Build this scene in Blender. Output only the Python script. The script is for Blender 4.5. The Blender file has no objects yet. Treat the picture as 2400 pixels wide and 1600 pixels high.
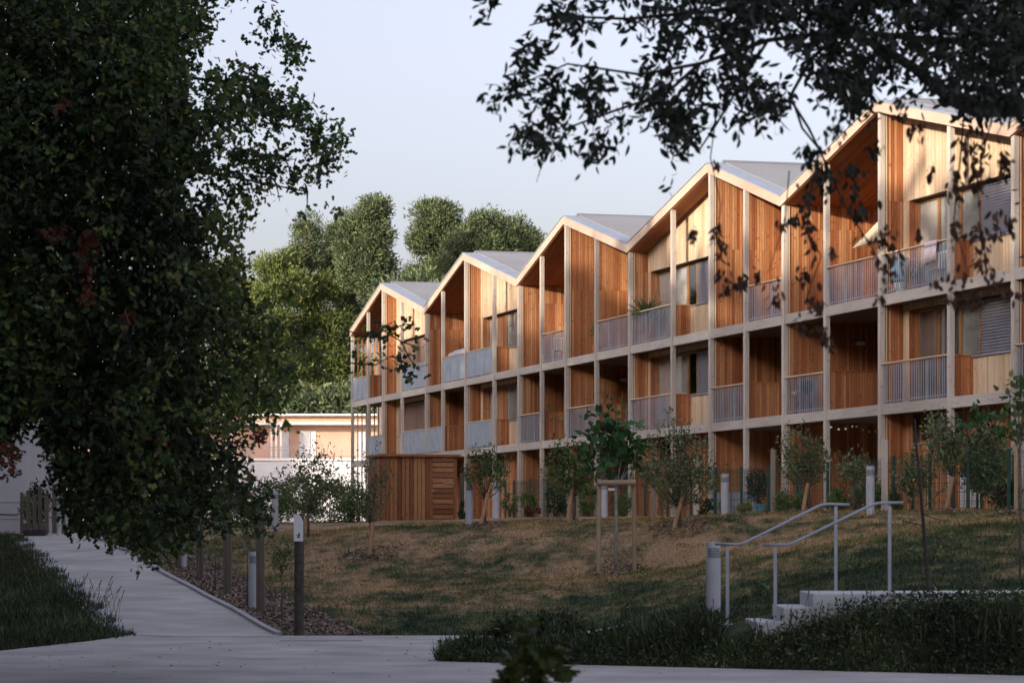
import bpy, math, random
import numpy as np
from mathutils import Vector, Matrix
random.seed(7)
rng = np.random.default_rng(11)
sc = bpy.context.scene
COL = sc.collection

# ------------------------------------------------------------------ camera, sky, sun
F = 6667.0                      # focal length in photograph pixels (100 mm on 36 mm)
EYE = 1.6
HOR = 1243.0
cam = bpy.data.cameras.new("camera"); camo = bpy.data.objects.new("camera", cam); COL.objects.link(camo)
cam.lens = 100; cam.sensor_width = 36; cam.clip_start = 0.5; cam.clip_end = 3000
camo.location = (0, 0, EYE); camo.rotation_euler = (math.radians(90), 0, 0)
cam.shift_y = (HOR - 800) / 2400
cam.dof.use_dof = True; cam.dof.focus_distance = 80; cam.dof.aperture_fstop = 5.6
sc.camera = camo

SUN_DIR = Vector((-0.70, -0.68, 0.262)).normalized()        # towards the sun
sun_el = math.asin(SUN_DIR.z); sun_az = math.atan2(SUN_DIR.x, SUN_DIR.y)
W = bpy.data.worlds.new("World"); sc.world = W; W.use_nodes = True
wn = W.node_tree.nodes; wl = W.node_tree.links
bg = wn["Background"]
sky = wn.new("ShaderNodeTexSky"); sky.sky_type = 'NISHITA'; sky.sun_disc = False
sky.sun_elevation = sun_el; sky.sun_rotation = sun_az
sky.altitude = 0; sky.air_density = 1.0; sky.dust_density = 3.9; sky.ozone_density = 1.6
hs = wn.new("ShaderNodeHueSaturation"); hs.inputs['Saturation'].default_value = 0.5
tint = wn.new("ShaderNodeMix"); tint.data_type = 'RGBA'; tint.blend_type = 'MULTIPLY'; tint.inputs[0].default_value = 1; tint.inputs[7].default_value = (1.03, .965, 1.05, 1)
wl.new(sky.outputs[0], hs.inputs['Color']); wl.new(hs.outputs[0], tint.inputs[6]); wl.new(tint.outputs[2], bg.inputs['Color'])
bg.inputs['Strength'].default_value = 0.15
sd = bpy.data.lights.new("sun", 'SUN'); so = bpy.data.objects.new("sun", sd); COL.objects.link(so)
sd.energy = 3.1; sd.angle = math.radians(0.8); sd.color = (1.0, 0.85, 0.68)
so.rotation_euler = (-SUN_DIR).to_track_quat('-Z', 'Y').to_euler()
so.location = (-60, -60, 60)
vs = sc.view_settings
vs.view_transform = 'Standard'; vs.look = 'None'; vs.gamma = 1; vs.exposure = 0.97
vs.use_curve_mapping = False
cy = sc.cycles
cy.max_bounces = 6; cy.diffuse_bounces = 4; cy.transparent_max_bounces = 12

# ------------------------------------------------------------------ helpers
def P(x, y, Y):
    return Vector(((x - 1200) / F * Y, Y, EYE + (HOR - y) / F * Y))

def props(o, label=None, cat=None, group=None, kind=None):
    if label: o['label'] = label
    if cat: o['category'] = cat
    if group: o['group'] = group
    if kind: o['kind'] = kind
    return o

def empty(name, loc, label=None, cat=None, group=None, rz=0.0):
    o = bpy.data.objects.new(name, None); COL.objects.link(o)
    o.location = loc; o.rotation_euler = (0, 0, rz); o.empty_display_size = 0.2
    return props(o, label, cat, group)

class MB:
    """collects geometry, links it as one mesh object"""
    def __init__(s): s.V = []; s.F = []; s.n = 0
    def add(s, v, f):
        v = np.asarray(v, dtype=np.float64).reshape(-1, 3)
        s.V.append(v); n = s.n
        s.F.extend([tuple(i + n for i in t) for t in f]); s.n += len(v)
    def box(s, x0, x1, y0, y1, z0, z1):
        s.add([(x0,y0,z0),(x1,y0,z0),(x1,y1,z0),(x0,y1,z0),(x0,y0,z1),(x1,y0,z1),(x1,y1,z1),(x0,y1,z1)],
              [(0,3,2,1),(4,5,6,7),(0,1,5,4),(1,2,6,5),(2,3,7,6),(3,0,4,7)])
    def hexa(s, pts):      # 8 points, bottom ring then top ring
        s.add(pts, [(0,3,2,1),(4,5,6,7),(0,1,5,4),(1,2,6,5),(2,3,7,6),(3,0,4,7)])
    def quad(s, a, b, c, d): s.add([a, b, c, d], [(0, 1, 2, 3)])
    def tube(s, pts, rad, k=6, cap=True):
        pts = [Vector(p) for p in pts]
        if not hasattr(rad, '__len__'): rad = [rad] * len(pts)
        ring = []; up = Vector((0, 0, 1))
        u = None
        for i, p in enumerate(pts):
            if i == 0: t = pts[1] - p
            elif i == len(pts) - 1: t = p - pts[i-1]
            else: t = pts[i+1] - pts[i-1]
            t.normalize()
            if u is None:
                u = t.cross(up if abs(t.z) < .9 else Vector((1, 0, 0))).normalized()
            else:
                u = (u - t * u.dot(t))
                u = u.normalized() if u.length > 1e-6 else t.orthogonal().normalized()
            w = t.cross(u)
            for j in range(k):
                a = 2 * math.pi * j / k
                q = p + (u * math.cos(a) + w * math.sin(a)) * rad[i]
                ring.append(tuple(q))
        f = []
        for i in range(len(pts) - 1):
            for j in range(k):
                a = i*k + j; b = i*k + (j+1) % k
                f.append((a, b, b + k, a + k))
        if cap:
            f.append(tuple(range(k))[::-1]); f.append(tuple((len(pts)-1)*k + j for j in range(k)))
        s.add(ring, f)
    def lathe(s, prof, c=(0, 0, 0), k=16):
        v = []; f = []
        for (r, z) in prof:
            for j in range(k):
                a = 2*math.pi*j/k
                v.append((c[0] + r*math.cos(a), c[1] + r*math.sin(a), c[2] + z))
        for i in range(len(prof)-1):
            for j in range(k):
                a = i*k+j; b = i*k+(j+1) % k
                f.append((a, b, b+k, a+k))
        f.append(tuple(range(k))[::-1]); f.append(tuple((len(prof)-1)*k+j for j in range(k)))
        s.add(v, f)
    def build(s, name, mat, parent=None, smooth=False, origin=None, **pr):
        me = bpy.data.meshes.new(name)
        V = np.concatenate(s.V) if s.V else np.zeros((0, 3))
        if origin is not None: V = V - np.array(origin)
        me.from_pydata(V.tolist(), [], s.F)
        if smooth: me.polygons.foreach_set('use_smooth', [True]*len(me.polygons))
        me.materials.append(mat); me.update()
        o = bpy.data.objects.new(name, me); COL.objects.link(o)
        if origin is not None: o.location = origin
        if parent: o.parent = parent
        return props(o, **pr)

def np_mesh(name, V, Q, mat, parent=None, loc=None, smooth=False, **pr):
    """fast mesh from arrays; Q (m,4) quads or (m,3) triangles"""
    me = bpy.data.meshes.new(name); k = Q.shape[1]
    me.vertices.add(len(V)); me.vertices.foreach_set('co', np.ascontiguousarray(V, dtype=np.float32).ravel())
    me.loops.add(Q.size); me.loops.foreach_set('vertex_index', np.ascontiguousarray(Q, dtype=np.int32).ravel())
    me.polygons.add(len(Q)); me.polygons.foreach_set('loop_start', np.arange(0, Q.size, k, dtype=np.int32))
    me.polygons.foreach_set('loop_total', np.full(len(Q), k, dtype=np.int32))
    if smooth: me.polygons.foreach_set('use_smooth', np.ones(len(Q), dtype=bool))
    me.update(calc_edges=True); me.validate()
    me.materials.append(mat)
    o = bpy.data.objects.new(name, me); COL.objects.link(o)
    if loc is not None: o.location = loc
    if parent: o.parent = parent
    return props(o, **pr)

def strip_tmpl(ys, ws, curl=0.0):
    v = []; q = []
    for y, w in zip(ys, ws):
        z = -curl * y * y
        v += [(-w, y, z), (w, y, z)]
    for i in range(len(ys) - 1): q.append((2*i, 2*i+1, 2*i+3, 2*i+2))
    return np.array(v, float), np.array(q, int)
OAK = strip_tmpl([0, .24, .44, .68, 1], [.04, .27, .13, .33, .05], .25)
ELL = strip_tmpl([0, .3, .68, 1], [.02, .2, .2, .01], .3)
BLADE = strip_tmpl([0, .55, 1], [.035, .025, .003], .35)
CHIP = strip_tmpl([0, 1], [.2, .16])
TUFT = strip_tmpl([0, .5, 1], [.14, .20, .03], .2)
NEED = strip_tmpl([0, 1], [.20, .10])
BIGL = strip_tmpl([0, .12, .3, .42, .62, .74, 1], [.05, .36, .26, .42, .20, .24, .02], .55)

def leaves(name, C, size, tmpl, mat, D=None, spread=1.0, parent=None, loc=None, flat=None, **pr):
    """C (n,3) bases, D preferred axis (n,3); random orientation round it"""
    C = np.asarray(C, float); n = len(C)
    if n == 0: return None
    size = np.broadcast_to(np.asarray(size, float), (n,))
    R = rng.normal(size=(n, 3)); R /= np.linalg.norm(R, axis=1)[:, None]
    if D is None: d = R
    else:
        d = np.asarray(D, float) + R * spread
        d /= np.linalg.norm(d, axis=1)[:, None] + 1e-9
    R2 = rng.normal(size=(n, 3))
    if flat is not None: R2 = R2 * (1 - flat) + np.array([0, 0, 2.0]) * flat
    s = np.cross(d, R2); s /= np.linalg.norm(s, axis=1)[:, None] + 1e-9
    nn = np.cross(s, d)
    T, Q = tmpl
    V = C[:, None, :] + size[:, None, None] * (T[None, :, 0:1]*s[:, None, :] + T[None, :, 1:2]*d[:, None, :] + T[None, :, 2:3]*nn[:, None, :])
    k = len(T)
    QQ = (Q[None] + (np.arange(n)*k)[:, None, None]).reshape(-1, 4)
    return np_mesh(name, V.reshape(-1, 3), QQ, mat, parent, loc, **pr)

# ------------------------------------------------------------------ materials
def M_new(name):
    m = bpy.data.materials.new(name); m.use_nodes = True
    nt = m.node_tree; return m, nt, nt.nodes, nt.links, nt.nodes['Principled BSDF']

def ramp(N, stops):
    r = N.new('ShaderNodeValToRGB'); e = r.color_ramp.elements
    while len(e) < len(stops): e.new(0.5)
    for el, (p, c) in zip(e, stops):
        el.position = p; el.color = (c[0], c[1], c[2], 1)
    return r

def noise(N, L, coord, scale, detail=4, rough=.55, stretch=None):
    n = N.new('ShaderNodeTexNoise'); n.inputs['Scale'].default_value = scale
    n.inputs['Detail'].default_value = detail; n.inputs['Roughness'].default_value = rough
    if stretch:
        mp = N.new('ShaderNodeMapping'); mp.inputs['Scale'].default_value = stretch
        L.new(coord, mp.inputs['Vector']); coord = mp.outputs[0]
    L.new(coord, n.inputs['Vector']); return n

def mix(N, L, fac, a, b, mode='MIX'):
    m = N.new('ShaderNodeMix'); m.data_type = 'RGBA'; m.blend_type = mode
    if hasattr(fac, 'is_linked') or hasattr(fac, 'links'): L.new(fac, m.inputs[0])
    else: m.inputs[0].default_value = fac
    for s_, v in ((m.inputs[6], a), (m.inputs[7], b)):
        if isinstance(v, tuple): s_.default_value = (v[0], v[1], v[2], 1)
        else: L.new(v, s_)
    return m.outputs[2]

def wood(name, stops, rough=.75, knots=.6, grain=(9, 9, .9), streak=.35):
    m, nt, N, L, B = M_new(name)
    g = N.new('ShaderNodeNewGeometry'); tc = N.new('ShaderNodeTexCoord'); co = tc.outputs['Object']
    oi = N.new('ShaderNodeObjectInfo'); sm = N.new('ShaderNodeMath'); sm.operation = 'ADD'
    L.new(g.outputs['Random Per Island'], sm.inputs[0]); L.new(oi.outputs['Random'], sm.inputs[1])
    fr_ = N.new('ShaderNodeMath'); fr_.operation = 'FRACT'; L.new(sm.outputs[0], fr_.inputs[0])
    r = ramp(N, stops); L.new(fr_.outputs[0], r.inputs[0])
    # each board gets its own slice of the grain
    ad = N.new('ShaderNodeVectorMath'); ad.operation = 'MULTIPLY_ADD'
    ad.inputs[1].default_value = (1, 1, 1)
    cm = N.new('ShaderNodeCombineXYZ'); ml = N.new('ShaderNodeMath'); ml.operation = 'MULTIPLY'; ml.inputs[1].default_value = 37
    L.new(fr_.outputs[0], ml.inputs[0]); L.new(ml.outputs[0], cm.inputs[2])
    L.new(co, ad.inputs[0]); L.new(cm.outputs[0], ad.inputs[2])
    n1 = noise(N, L, ad.outputs[0], 3.0, 6, .65, grain)
    n2 = noise(N, L, co, .35, 3, .5)
    gr = ramp(N, [(.28, (1-streak,)*3), (.72, (1.12, 1.1, 1.06))]); L.new(n1.outputs['Fac'], gr.inputs[0])
    c = mix(N, L, 1.0, r.outputs[0], gr.outputs[0], 'MULTIPLY')
    w = ramp(N, [(.35, (.86, .84, .82)), (.65, (1.08, 1.08, 1.06))]); L.new(n2.outputs['Fac'], w.inputs[0])
    c = mix(N, L, 1.0, c, w.outputs[0], 'MULTIPLY')
    if knots:
        v = N.new('ShaderNodeTexVoronoi'); v.inputs['Scale'].default_value = 3.4
        mp = N.new('ShaderNodeMapping'); mp.inputs['Scale'].default_value = (.9, .9, 1.5)
        L.new(ad.outputs[0], mp.inputs[0]); L.new(mp.outputs[0], v.inputs['Vector'])
        kr = ramp(N, [(.09, (1, 1, 1)), (.22, (0, 0, 0))]); L.new(v.outputs['Distance'], kr.inputs[0])
        kf = N.new('ShaderNodeMath'); kf.operation = 'MULTIPLY'; kf.inputs[1].default_value = knots
        L.new(kr.outputs[0], kf.inputs[0])
        c = mix(N, L, kf.outputs[0], c, (.13, .045, .02))
    L.new(c, B.inputs['Base Color']); B.inputs['Roughness'].default_value = rough
    bp = N.new('ShaderNodeBump'); bp.inputs['Strength'].default_value = .25; bp.inputs['Distance'].default_value = .01
    L.new(n1.outputs['Fac'], bp.inputs['Height']); L.new(bp.outputs[0], B.inputs['Normal'])
    return m

def plain(name, col, rough=.6, metal=0.0, var=.12, scale=3.0, bump=0.0, col2=None, island=0.0):
    m, nt, N, L, B = M_new(name)
    tc = N.new('ShaderNodeTexCoord'); n = noise(N, L, tc.outputs['Object'], scale, 5, .6)
    c2 = col2 or tuple(x*(1-var*2) for x in col)
    r = ramp(N, [(.3, c2), (.7, tuple(min(1, x*(1+var)) for x in col))]); L.new(n.outputs['Fac'], r.inputs[0])
    out = r.outputs[0]
    if island:
        g = N.new('ShaderNodeNewGeometry'); rr = ramp(N, [(0, (1-island,)*3), (1, (1+island,)*3)])
        L.new(g.outputs['Random Per Island'], rr.inputs[0]); out = mix(N, L, 1.0, out, rr.outputs[0], 'MULTIPLY')
    L.new(out, B.inputs['Base Color'])
    B.inputs['Roughness'].default_value = rough; B.inputs['Metallic'].default_value = metal
    if bump:
        n3 = noise(N, L, tc.outputs['Object'], scale*14, 5, .7)
        bp = N.new('ShaderNodeBump'); bp.inputs['Strength'].default_value = bump; bp.inputs['Distance'].default_value = .02
        L.new(n3.outputs['Fac'], bp.inputs['Height']); L.new(bp.outputs[0], B.inputs['Normal'])
    return m

def leaf(name, stops, trans=.3, rough=.55, vr=(.7, 1.2), vs_=.9):
    m, nt, N, L, B = M_new(name)
    g = N.new('ShaderNodeNewGeometry'); r = ramp(N, stops); L.new(g.outputs['Random Per Island'], r.inputs[0])
    tc = N.new('ShaderNodeTexCoord'); n = noise(N, L, tc.outputs['Object'], vs_, 3, .5)
    w = ramp(N, [(.38, (vr[0],)*3), (.64, (vr[1], vr[1], vr[1]*.9))]); L.new(n.outputs['Fac'], w.inputs[0])
    c = mix(N, L, 1.0, r.outputs[0], w.outputs[0], 'MULTIPLY')
    L.new(c, B.inputs['Base Color']); B.inputs['Roughness'].default_value = rough
    B.inputs['Specular IOR Level'].default_value = .35
    if trans:
        t = N.new('ShaderNodeBsdfTranslucent'); L.new(c, t.inputs[0])
        ms = N.new('ShaderNodeMixShader'); ms.inputs[0].default_value = trans
        L.new(B.outputs[0], ms.inputs[1]); L.new(t.outputs[0], ms.inputs[2])
        L.new(ms.outputs[0], N['Material Output'].inputs['Surface'])
    return m

m_clad = wood('fir cladding', [(0, (.31, .10, .036)), (.3, (.41, .155, .058)), (.7, (.51, .225, .092)), (1, (.60, .32, .15))])
m_wall = wood('fir cladding sunlit tone', [(0, (.53, .38, .24)), (.5, (.64, .49, .33)), (1, (.72, .58, .42))], knots=.35, streak=.2)  # same fir, slightly weathered, direct sun painted in as a paler tone
m_post = wood('weathered structural timber', [(0, (.45, .41, .37)), (1, (.55, .51, .465))], knots=.3, grain=(7, 7, .6), streak=.22)
m_beam = wood('weathered beam timber', [(0, (.45, .42, .39)), (1, (.55, .52, .485))], knots=.3, grain=(.5, 7, 7), streak=.2)
m_fascia = wood('pale fascia timber', [(0, (.49, .38, .30)), (1, (.56, .44, .355))], knots=.12, grain=(.5, 7, 7), streak=.12)
m_soffit = wood('soffit boards', [(0, (.30, .10, .035)), (.5, (.38, .14, .05)), (1, (.44, .17, .065))], knots=.3, grain=(.6, 9, 9))
m_cap = wood('handrail timber', [(0, (.56, .42, .28)), (1, (.64, .50, .36))], knots=.1, grain=(.5, 7, 7), streak=.15)
m_shed = wood('shed boards', [(0, (.20, .075, .032)), (.5, (.34, .145, .062)), (1, (.47, .24, .11))], knots=.7)
m_old = wood('old grey timber', [(0, (.22, .19, .155)), (1, (.34, .30, .25))], knots=.3, streak=.4)
m_older = wood('dark weathered timber', [(0, (.12, .10, .082)), (1, (.20, .172, .14))], knots=.4, streak=.45)
m_stake = wood('brown stake timber', [(0, (.34, .19, .095)), (1, (.44, .27, .15))], knots=.3, streak=.3)
m_round = wood('round stake timber', [(0, (.36, .28, .19)), (1, (.44, .35, .24))], knots=.2, streak=.3)
m_roof = plain('corrugated zinc', (.24, .25, .27), .6, .2, .05, .6)
m_flash = plain('zinc flashing', (.33, .38, .46), .6, .2, .05, 1.5)
m_galv = plain('galvanised steel', (.38, .41, .46), .5, .55, .12, 2.0)
m_bars = plain('galvanised railing bars', (.40, .46, .53), .55, .3, .1, 2.0)
m_lamp = plain('bollard paint', (.50, .52, .57), .5, .0, .06, 2.5)
m_lampd = plain('bollard louvre shadow', (.10, .10, .11), .5)
m_white = plain('white paint', (.78, .78, .76), .5, 0, .04)
m_render = plain('white render', (.56, .575, .60), .9, 0, .06, .5, .1)
m_peach = plain('peach render', (.56, .36, .26), .9, 0, .04, .3, .1)
m_cream = plain('cream band', (.58, .56, .52), .8, 0, .04)
m_grey = plain('grey door', (.52, .53, .55), .6, 0, .04)
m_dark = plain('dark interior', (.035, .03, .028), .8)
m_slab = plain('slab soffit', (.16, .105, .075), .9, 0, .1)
m_shut = plain('shutter slats', (.30, .30, .34), .45, .35, .05)
m_shutb = plain('brown shutter slats', (.34, .23, .17), .5, .1, .06)
m_frame = plain('window frame', (.33, .16, .06), .5, 0, .12)
m_framed = plain('dark frame', (.10, .065, .05), .5)
m_curt = plain('curtain', (.82, .80, .73), .9, 0, .08, 6)
m_curtd = plain('grey curtain', (.30, .285, .265), .9, 0, .1, 6)
m_green = plain('green fence steel', (.012, .06, .042), .45, 0, .1)
m_conc = plain('path concrete', (.52, .49, .465), .9, 0, .16, .8, .5)
m_kerb = plain('kerb concrete', (.44, .44, .45), .85, 0, .1, 2, .3)
m_step = plain('step concrete', (.56, .58, .59), .85, 0, .06, 2, .2)
m_mulch = plain('mulch soil', (.13, .095, .075), .95, 0, .3, 9, .8)
m_chip = plain('wood chip', (.27, .20, .155), .9, 0, .2, 20, 0, None, .55)
m_bark = plain('bark', (.17, .135, .11), .9, 0, .25, 14, .8)
m_barkl = plain('pale bark', (.38, .36, .34), .85, 0, .2, 10, .4)
m_barkd = plain('dark bark', (.05, .04, .036), .9, 0, .25, 12, .6)
m_cream2 = plain('cream canvas', (.85, .74, .50), .9, 0, .03)
m_pink = plain('pale pink towel', (.72, .60, .61), .95, 0, .04)
m_blue = plain('blue cloth', (.16, .36, .50), .9, 0, .2, 6)
m_teal = plain('teal pot', (.14, .36, .42), .5, 0, .06)
m_terra = plain('terracotta', (.45, .17, .09), .8, 0, .1)
m_black = plain('black plastic', (.03, .03, .032), .5)
m_sheet = plain('grey cloth', (.42, .43, .47), .95, 0, .08, 3)
m_apple = plain('apple skin', (.42, .48, .12), .4, 0, .1, 8, 0, (.5, .22, .08))
m_red = plain('red flower', (.5, .04, .03), .6)
m_yel = plain('yellow flower', (.6, .4, .03), .6)

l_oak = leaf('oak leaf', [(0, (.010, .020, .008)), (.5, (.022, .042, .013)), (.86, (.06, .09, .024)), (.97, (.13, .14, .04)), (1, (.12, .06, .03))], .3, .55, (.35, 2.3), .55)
l_oak2 = leaf('oak leaf sunlit tint', [(0, (.03, .055, .015)), (.5, (.07, .11, .03)), (.85, (.14, .18, .045)), (1, (.26, .24, .06))], .4, .55, (.6, 1.7), .8)  # sunlight on the outer sprays painted into a lighter leaf colour
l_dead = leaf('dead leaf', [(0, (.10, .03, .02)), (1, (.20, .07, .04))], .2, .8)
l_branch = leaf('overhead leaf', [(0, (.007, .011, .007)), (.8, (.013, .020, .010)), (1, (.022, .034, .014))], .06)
l_hang = leaf('brown hanging leaf', [(0, (.03, .014, .010)), (.8, (.075, .032, .020)), (1, (.14, .065, .035))], .1, .8)
l_pine = leaf('pine needles', [(0, (.05, .08, .045)), (.5, (.105, .145, .07)), (1, (.19, .22, .10))], .25, .7)
l_far = leaf('far foliage', [(0, (.06, .09, .028)), (.5, (.13, .175, .05)), (1, (.24, .26, .08))], .3, .7)
l_apple = leaf('apple leaf', [(0, (.10, .15, .065)), (.6, (.19, .25, .12)), (.9, (.28, .32, .17)), (1, (.36, .33, .14))], .25)
l_fig = leaf('broad leaf', [(0, (.03, .09, .035)), (.7, (.055, .14, .05)), (1, (.10, .20, .07))], .25)
l_shrub = leaf('shrub leaf', [(0, (.06, .11, .04)), (.6, (.12, .20, .065)), (1, (.22, .31, .10))], .25)
l_lime = leaf('lime leaf', [(0, (.13, .18, .03)), (1, (.28, .32, .06))], .3)
l_olean = leaf('dark shrub leaf', [(0, (.018, .04, .022)), (1, (.045, .08, .04))], .15)
l_redsh = leaf('red shrub leaf', [(0, (.12, .04, .03)), (1, (.22, .09, .06))], .2)
l_yucca = leaf('yucca leaf', [(0, (.07, .12, .05)), (.6, (.13, .17, .08)), (1, (.27, .25, .13))], .1)

def grass_mat(name, island=.35, geo=False):
    m, nt, N, L, B = M_new(name)
    g = N.new('ShaderNodeNewGeometry'); po = g.outputs['Position']
    a = noise(N, L, po, .55, 6, .72, (1, .45, 1)); b = noise(N, L, po, 2.2, 6, .75, (1, .45, 1)); c = noise(N, L, po, 14, 4, .7)
    s = N.new('ShaderNodeMath'); s.operation = 'MULTIPLY_ADD'; s.inputs[1].default_value = .42
    L.new(b.outputs['Fac'], s.inputs[0]); L.new(a.outputs['Fac'], s.inputs[2])
    # greener low on the slope and right bank, with light falloff painted in
    sx = N.new('ShaderNodeSeparateXYZ'); L.new(po, sx.inputs[0])
    mr = N.new('ShaderNodeMapRange'); mr.inputs['From Min'].default_value = 44; mr.inputs['From Max'].default_value = 57
    mr.inputs['To Min'].default_value = -.19; mr.inputs['To Max'].default_value = 0
    L.new(sx.outputs['Y'], mr.inputs['Value'])
    ad = N.new('ShaderNodeMath'); ad.operation = 'ADD'; L.new(s.outputs[0], ad.inputs[0]); L.new(mr.outputs[0], ad.inputs[1])
    r = ramp(N, [(.47, (.022, .038, .017)), (.59, (.082, .092, .042)), (.67, (.21, .155, .085)), (.79, (.42, .27, .165))])
    L.new(ad.outputs[0], r.inputs[0])
    q = ramp(N, [(.3, (.62, .65, .6)), (.7, (1.3, 1.28, 1.25))]); L.new(c.outputs['Fac'], q.inputs[0])
    o = mix(N, L, 1.0, r.outputs[0], q.outputs[0], 'MULTIPLY')
    if geo:
        rr = ramp(N, [(0, (.6, .75, .55)), (.8, (1.2, 1.25, 1.0)), (1, (1.8, 1.7, 1.3))]); L.new(g.outputs['Random Per Island'], rr.inputs[0])
        o = mix(N, L, 1.0, o, rr.outputs[0], 'MULTIPLY')
    L.new(o, B.inputs['Base Color']); B.inputs['Roughness'].default_value = .9
    B.inputs['Specular IOR Level'].default_value = .15
    bp = N.new('ShaderNodeBump'); bp.inputs['Strength'].default_value = .6; bp.inputs['Distance'].default_value = .05
    L.new(c.outputs['Fac'], bp.inputs['Height'])
    if not geo: L.new(bp.outputs[0], B.inputs['Normal'])
    return m
m_ground = grass_mat('dry lawn'); m_tuft = grass_mat('lawn blades', geo=True)
l_weed = leaf('long grass blade', [(0, (.018, .032, .014)), (.6, (.04, .066, .026)), (.9, (.075, .10, .045)), (1, (.20, .19, .12))], .2, .7, (.6, 1.6), .8)

def glass_mat():
    m, nt, N, L, B = M_new('window glass')
    t = N.new('ShaderNodeBsdfTransparent'); t.inputs[0].default_value = (.90, .90, .90, 1)
    g = N.new('ShaderNodeBsdfGlossy'); g.inputs['Roughness'].default_value = .03; g.inputs[0].default_value = (.9, .93, .95, 1)
    fr = N.new('ShaderNodeFresnel'); fr.inputs[0].default_value = 1.5
    ad = N.new('ShaderNodeMath'); ad.operation = 'ADD'; ad.operation = 'MULTIPLY_ADD'; ad.inputs[1].default_value = .45; ad.inputs[2].default_value = .05; L.new(fr.outputs[0], ad.inputs[0])
    ms = N.new('ShaderNodeMixShader'); L.new(ad.outputs[0], ms.inputs[0]); L.new(t.outputs[0], ms.inputs[1]); L.new(g.outputs[0], ms.inputs[2])
    L.new(ms.outputs[0], N['Material Output'].inputs['Surface']); return m
m_glass = glass_mat()

# ------------------------------------------------------------------ terrain
CP = np.array([
 (-12,22,0),(0,22,0),(12,22,0),(-7,32,0),(0,32,0),(-7,38,.02),(-3,38,0),(0,38,0),(-4.7,43,0),(-1.5,43.2,0),(1,43.2,.03),(1,39,.03),(-7.5,43,.1),
 (-6.6,52,.36),(-8.7,61,.71),(-10.8,70,1.06),(-12.8,79,1.42),(-16,92,1.5),(-11,52,.55),(-14,65,1.0),(-18,80,1.5),
 (-3.0,48,.2),(-4.6,55,.5),(-3.1,62,1.08),(.4,55,.62),(2.05,57,.754),(-1,50,.33),(2,49,.42),(6,50,1.35),(5,42,.95),(2,42,.25),
 (4.3,34.5,.80),(6.5,34.5,.82),(3.2,33.0,.38),(4.4,32.9,.58),(6.5,32.7,.62),(2.6,34,.42),(6,37,.88),(2.77,36,.45),(1.7,36,.12),(9,36,.9),(12,34,.85),
 (-1,66.7,1.73),(1.3,68,1.78),(3.4,60,1.60),(5,66,1.92),(7.5,59.5,1.95),(9.5,58,1.98),(6.3,62,2.0),(-4,70,1.62),(-6.5,75,1.6),
 (0,80,1.97),(-3,95,1.96),(-6,110,1.98),(-9,133,2),(-10,95,1.8),(12,66,2.0),(20,70,2),(20,50,1.7),(-25,90,1.5),(-24,50,.9),(20,34,.86),(20,120,2),(-30,140,2),(40,90,2),(-40,30,.3),(-12,32,.1),(40,25,.2),(40,50,1.6)], float)
def tps(r): return np.where(r > 1e-9, r*r*np.log(r + 1e-12), 0)
_n = len(CP); _A = tps(np.linalg.norm(CP[:, None, :2] - CP[None, :, :2], axis=2)) + np.eye(_n)*.6
_Pm = np.c_[np.ones(_n), CP[:, :2]]
_S = np.linalg.solve(np.block([[_A, _Pm], [_Pm.T, np.zeros((3, 3))]]), np.r_[CP[:, 2], np.zeros(3)])
def sst(t): t = np.clip(t, 0, 1); return t*t*(3-2*t)
def toe(X): return 34.6 - .52*(X + .8)
def gz(X, Y):
    X = np.atleast_1d(np.asarray(X, float)); Y = np.atleast_1d(np.asarray(Y, float))
    sh = X.shape; x = np.clip(X.ravel(), -39, 39); y = np.clip(Y.ravel(), 22, 135)
    r = np.hypot(x[:, None] - CP[None, :, 0], y[:, None] - CP[None, :, 1])
    z = tps(r) @ _S[:_n] + _S[_n] + _S[_n+1]*x + _S[_n+2]*y
    z = np.maximum(z, 0) if True else z
    xx = X.ravel(); yy = Y.ravel()
    right = sst((xx + 1.2)/1.2)
    w = 1 - right*(1 - sst((yy - toe(xx))/1.1))
    z = z*w
    z = np.where(z > 2.0, 2.0 + (z-2.0)*.15, z)
    far = sst((yy - 118)/25)
    z = z*(1-far) + 2.0*far
    near = sst((yy-26)/6)
    z = z*near
    side = sst((np.abs(xx)-22)/16)
    z = z*(1-side) + side*np.clip((yy-43)*.04, 0, 2)
    return z.reshape(sh)
def g1(X, Y): return float(gz(X, Y)[0])

def axis(pts):
    out = []
    for a, b, n in pts: out += list(np.linspace(a, b, n, endpoint=False))
    return np.array(out + [pts[-1][1]])
gx = axis([(-600,-60,6),(-60,-22,10),(-22,-9,26),(-9,13,110),(13,30,20),(30,60,8),(60,600,6)])
gy = axis([(-400,-20,5),(-20,26,12),(26,31,10),(31,38,42),(38,80,130),(80,140,50),(140,300,10),(300,1500,6)])
GX, GY = np.meshgrid(gx, gy); GZ = gz(GX, GY)
rough = (rng.random(GZ.shape)-.5)*.012; GZr = GZ + rough*(GY > 28)*(GY < 90)
nx, ny = len(gx), len(gy)
ii = np.arange((ny-1)*nx).reshape(ny-1, nx)[:, :-1].ravel()
Q = np.c_[ii, ii+1, ii+1+nx, ii+nx]
np_mesh('ground', np.c_[GX.ravel(), GY.ravel(), GZr.ravel()-.012], Q, m_ground, smooth=True, kind='structure')

def sheet(name, cols, mat, lift, ny=60, **pr):
    """cols: list of (xa,ya,xb,yb) lines; a strip surface draped on the terrain"""
    V = []; 
    for (xa, ya, xb, yb) in cols:
        t = np.linspace(0, 1, ny); X = xa+(xb-xa)*t; Y = ya+(yb-ya)*t
        V.append(np.c_[X, Y, gz(X, Y)+lift])
    n = len(cols); V = np.concatenate(V)
    i = np.arange((n-1)*ny).reshape(n-1, ny)[:, :-1].ravel()
    return np_mesh(name, V, np.c_[i, i+ny, i+ny+1, i+1], mat, smooth=True, **pr)

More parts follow.
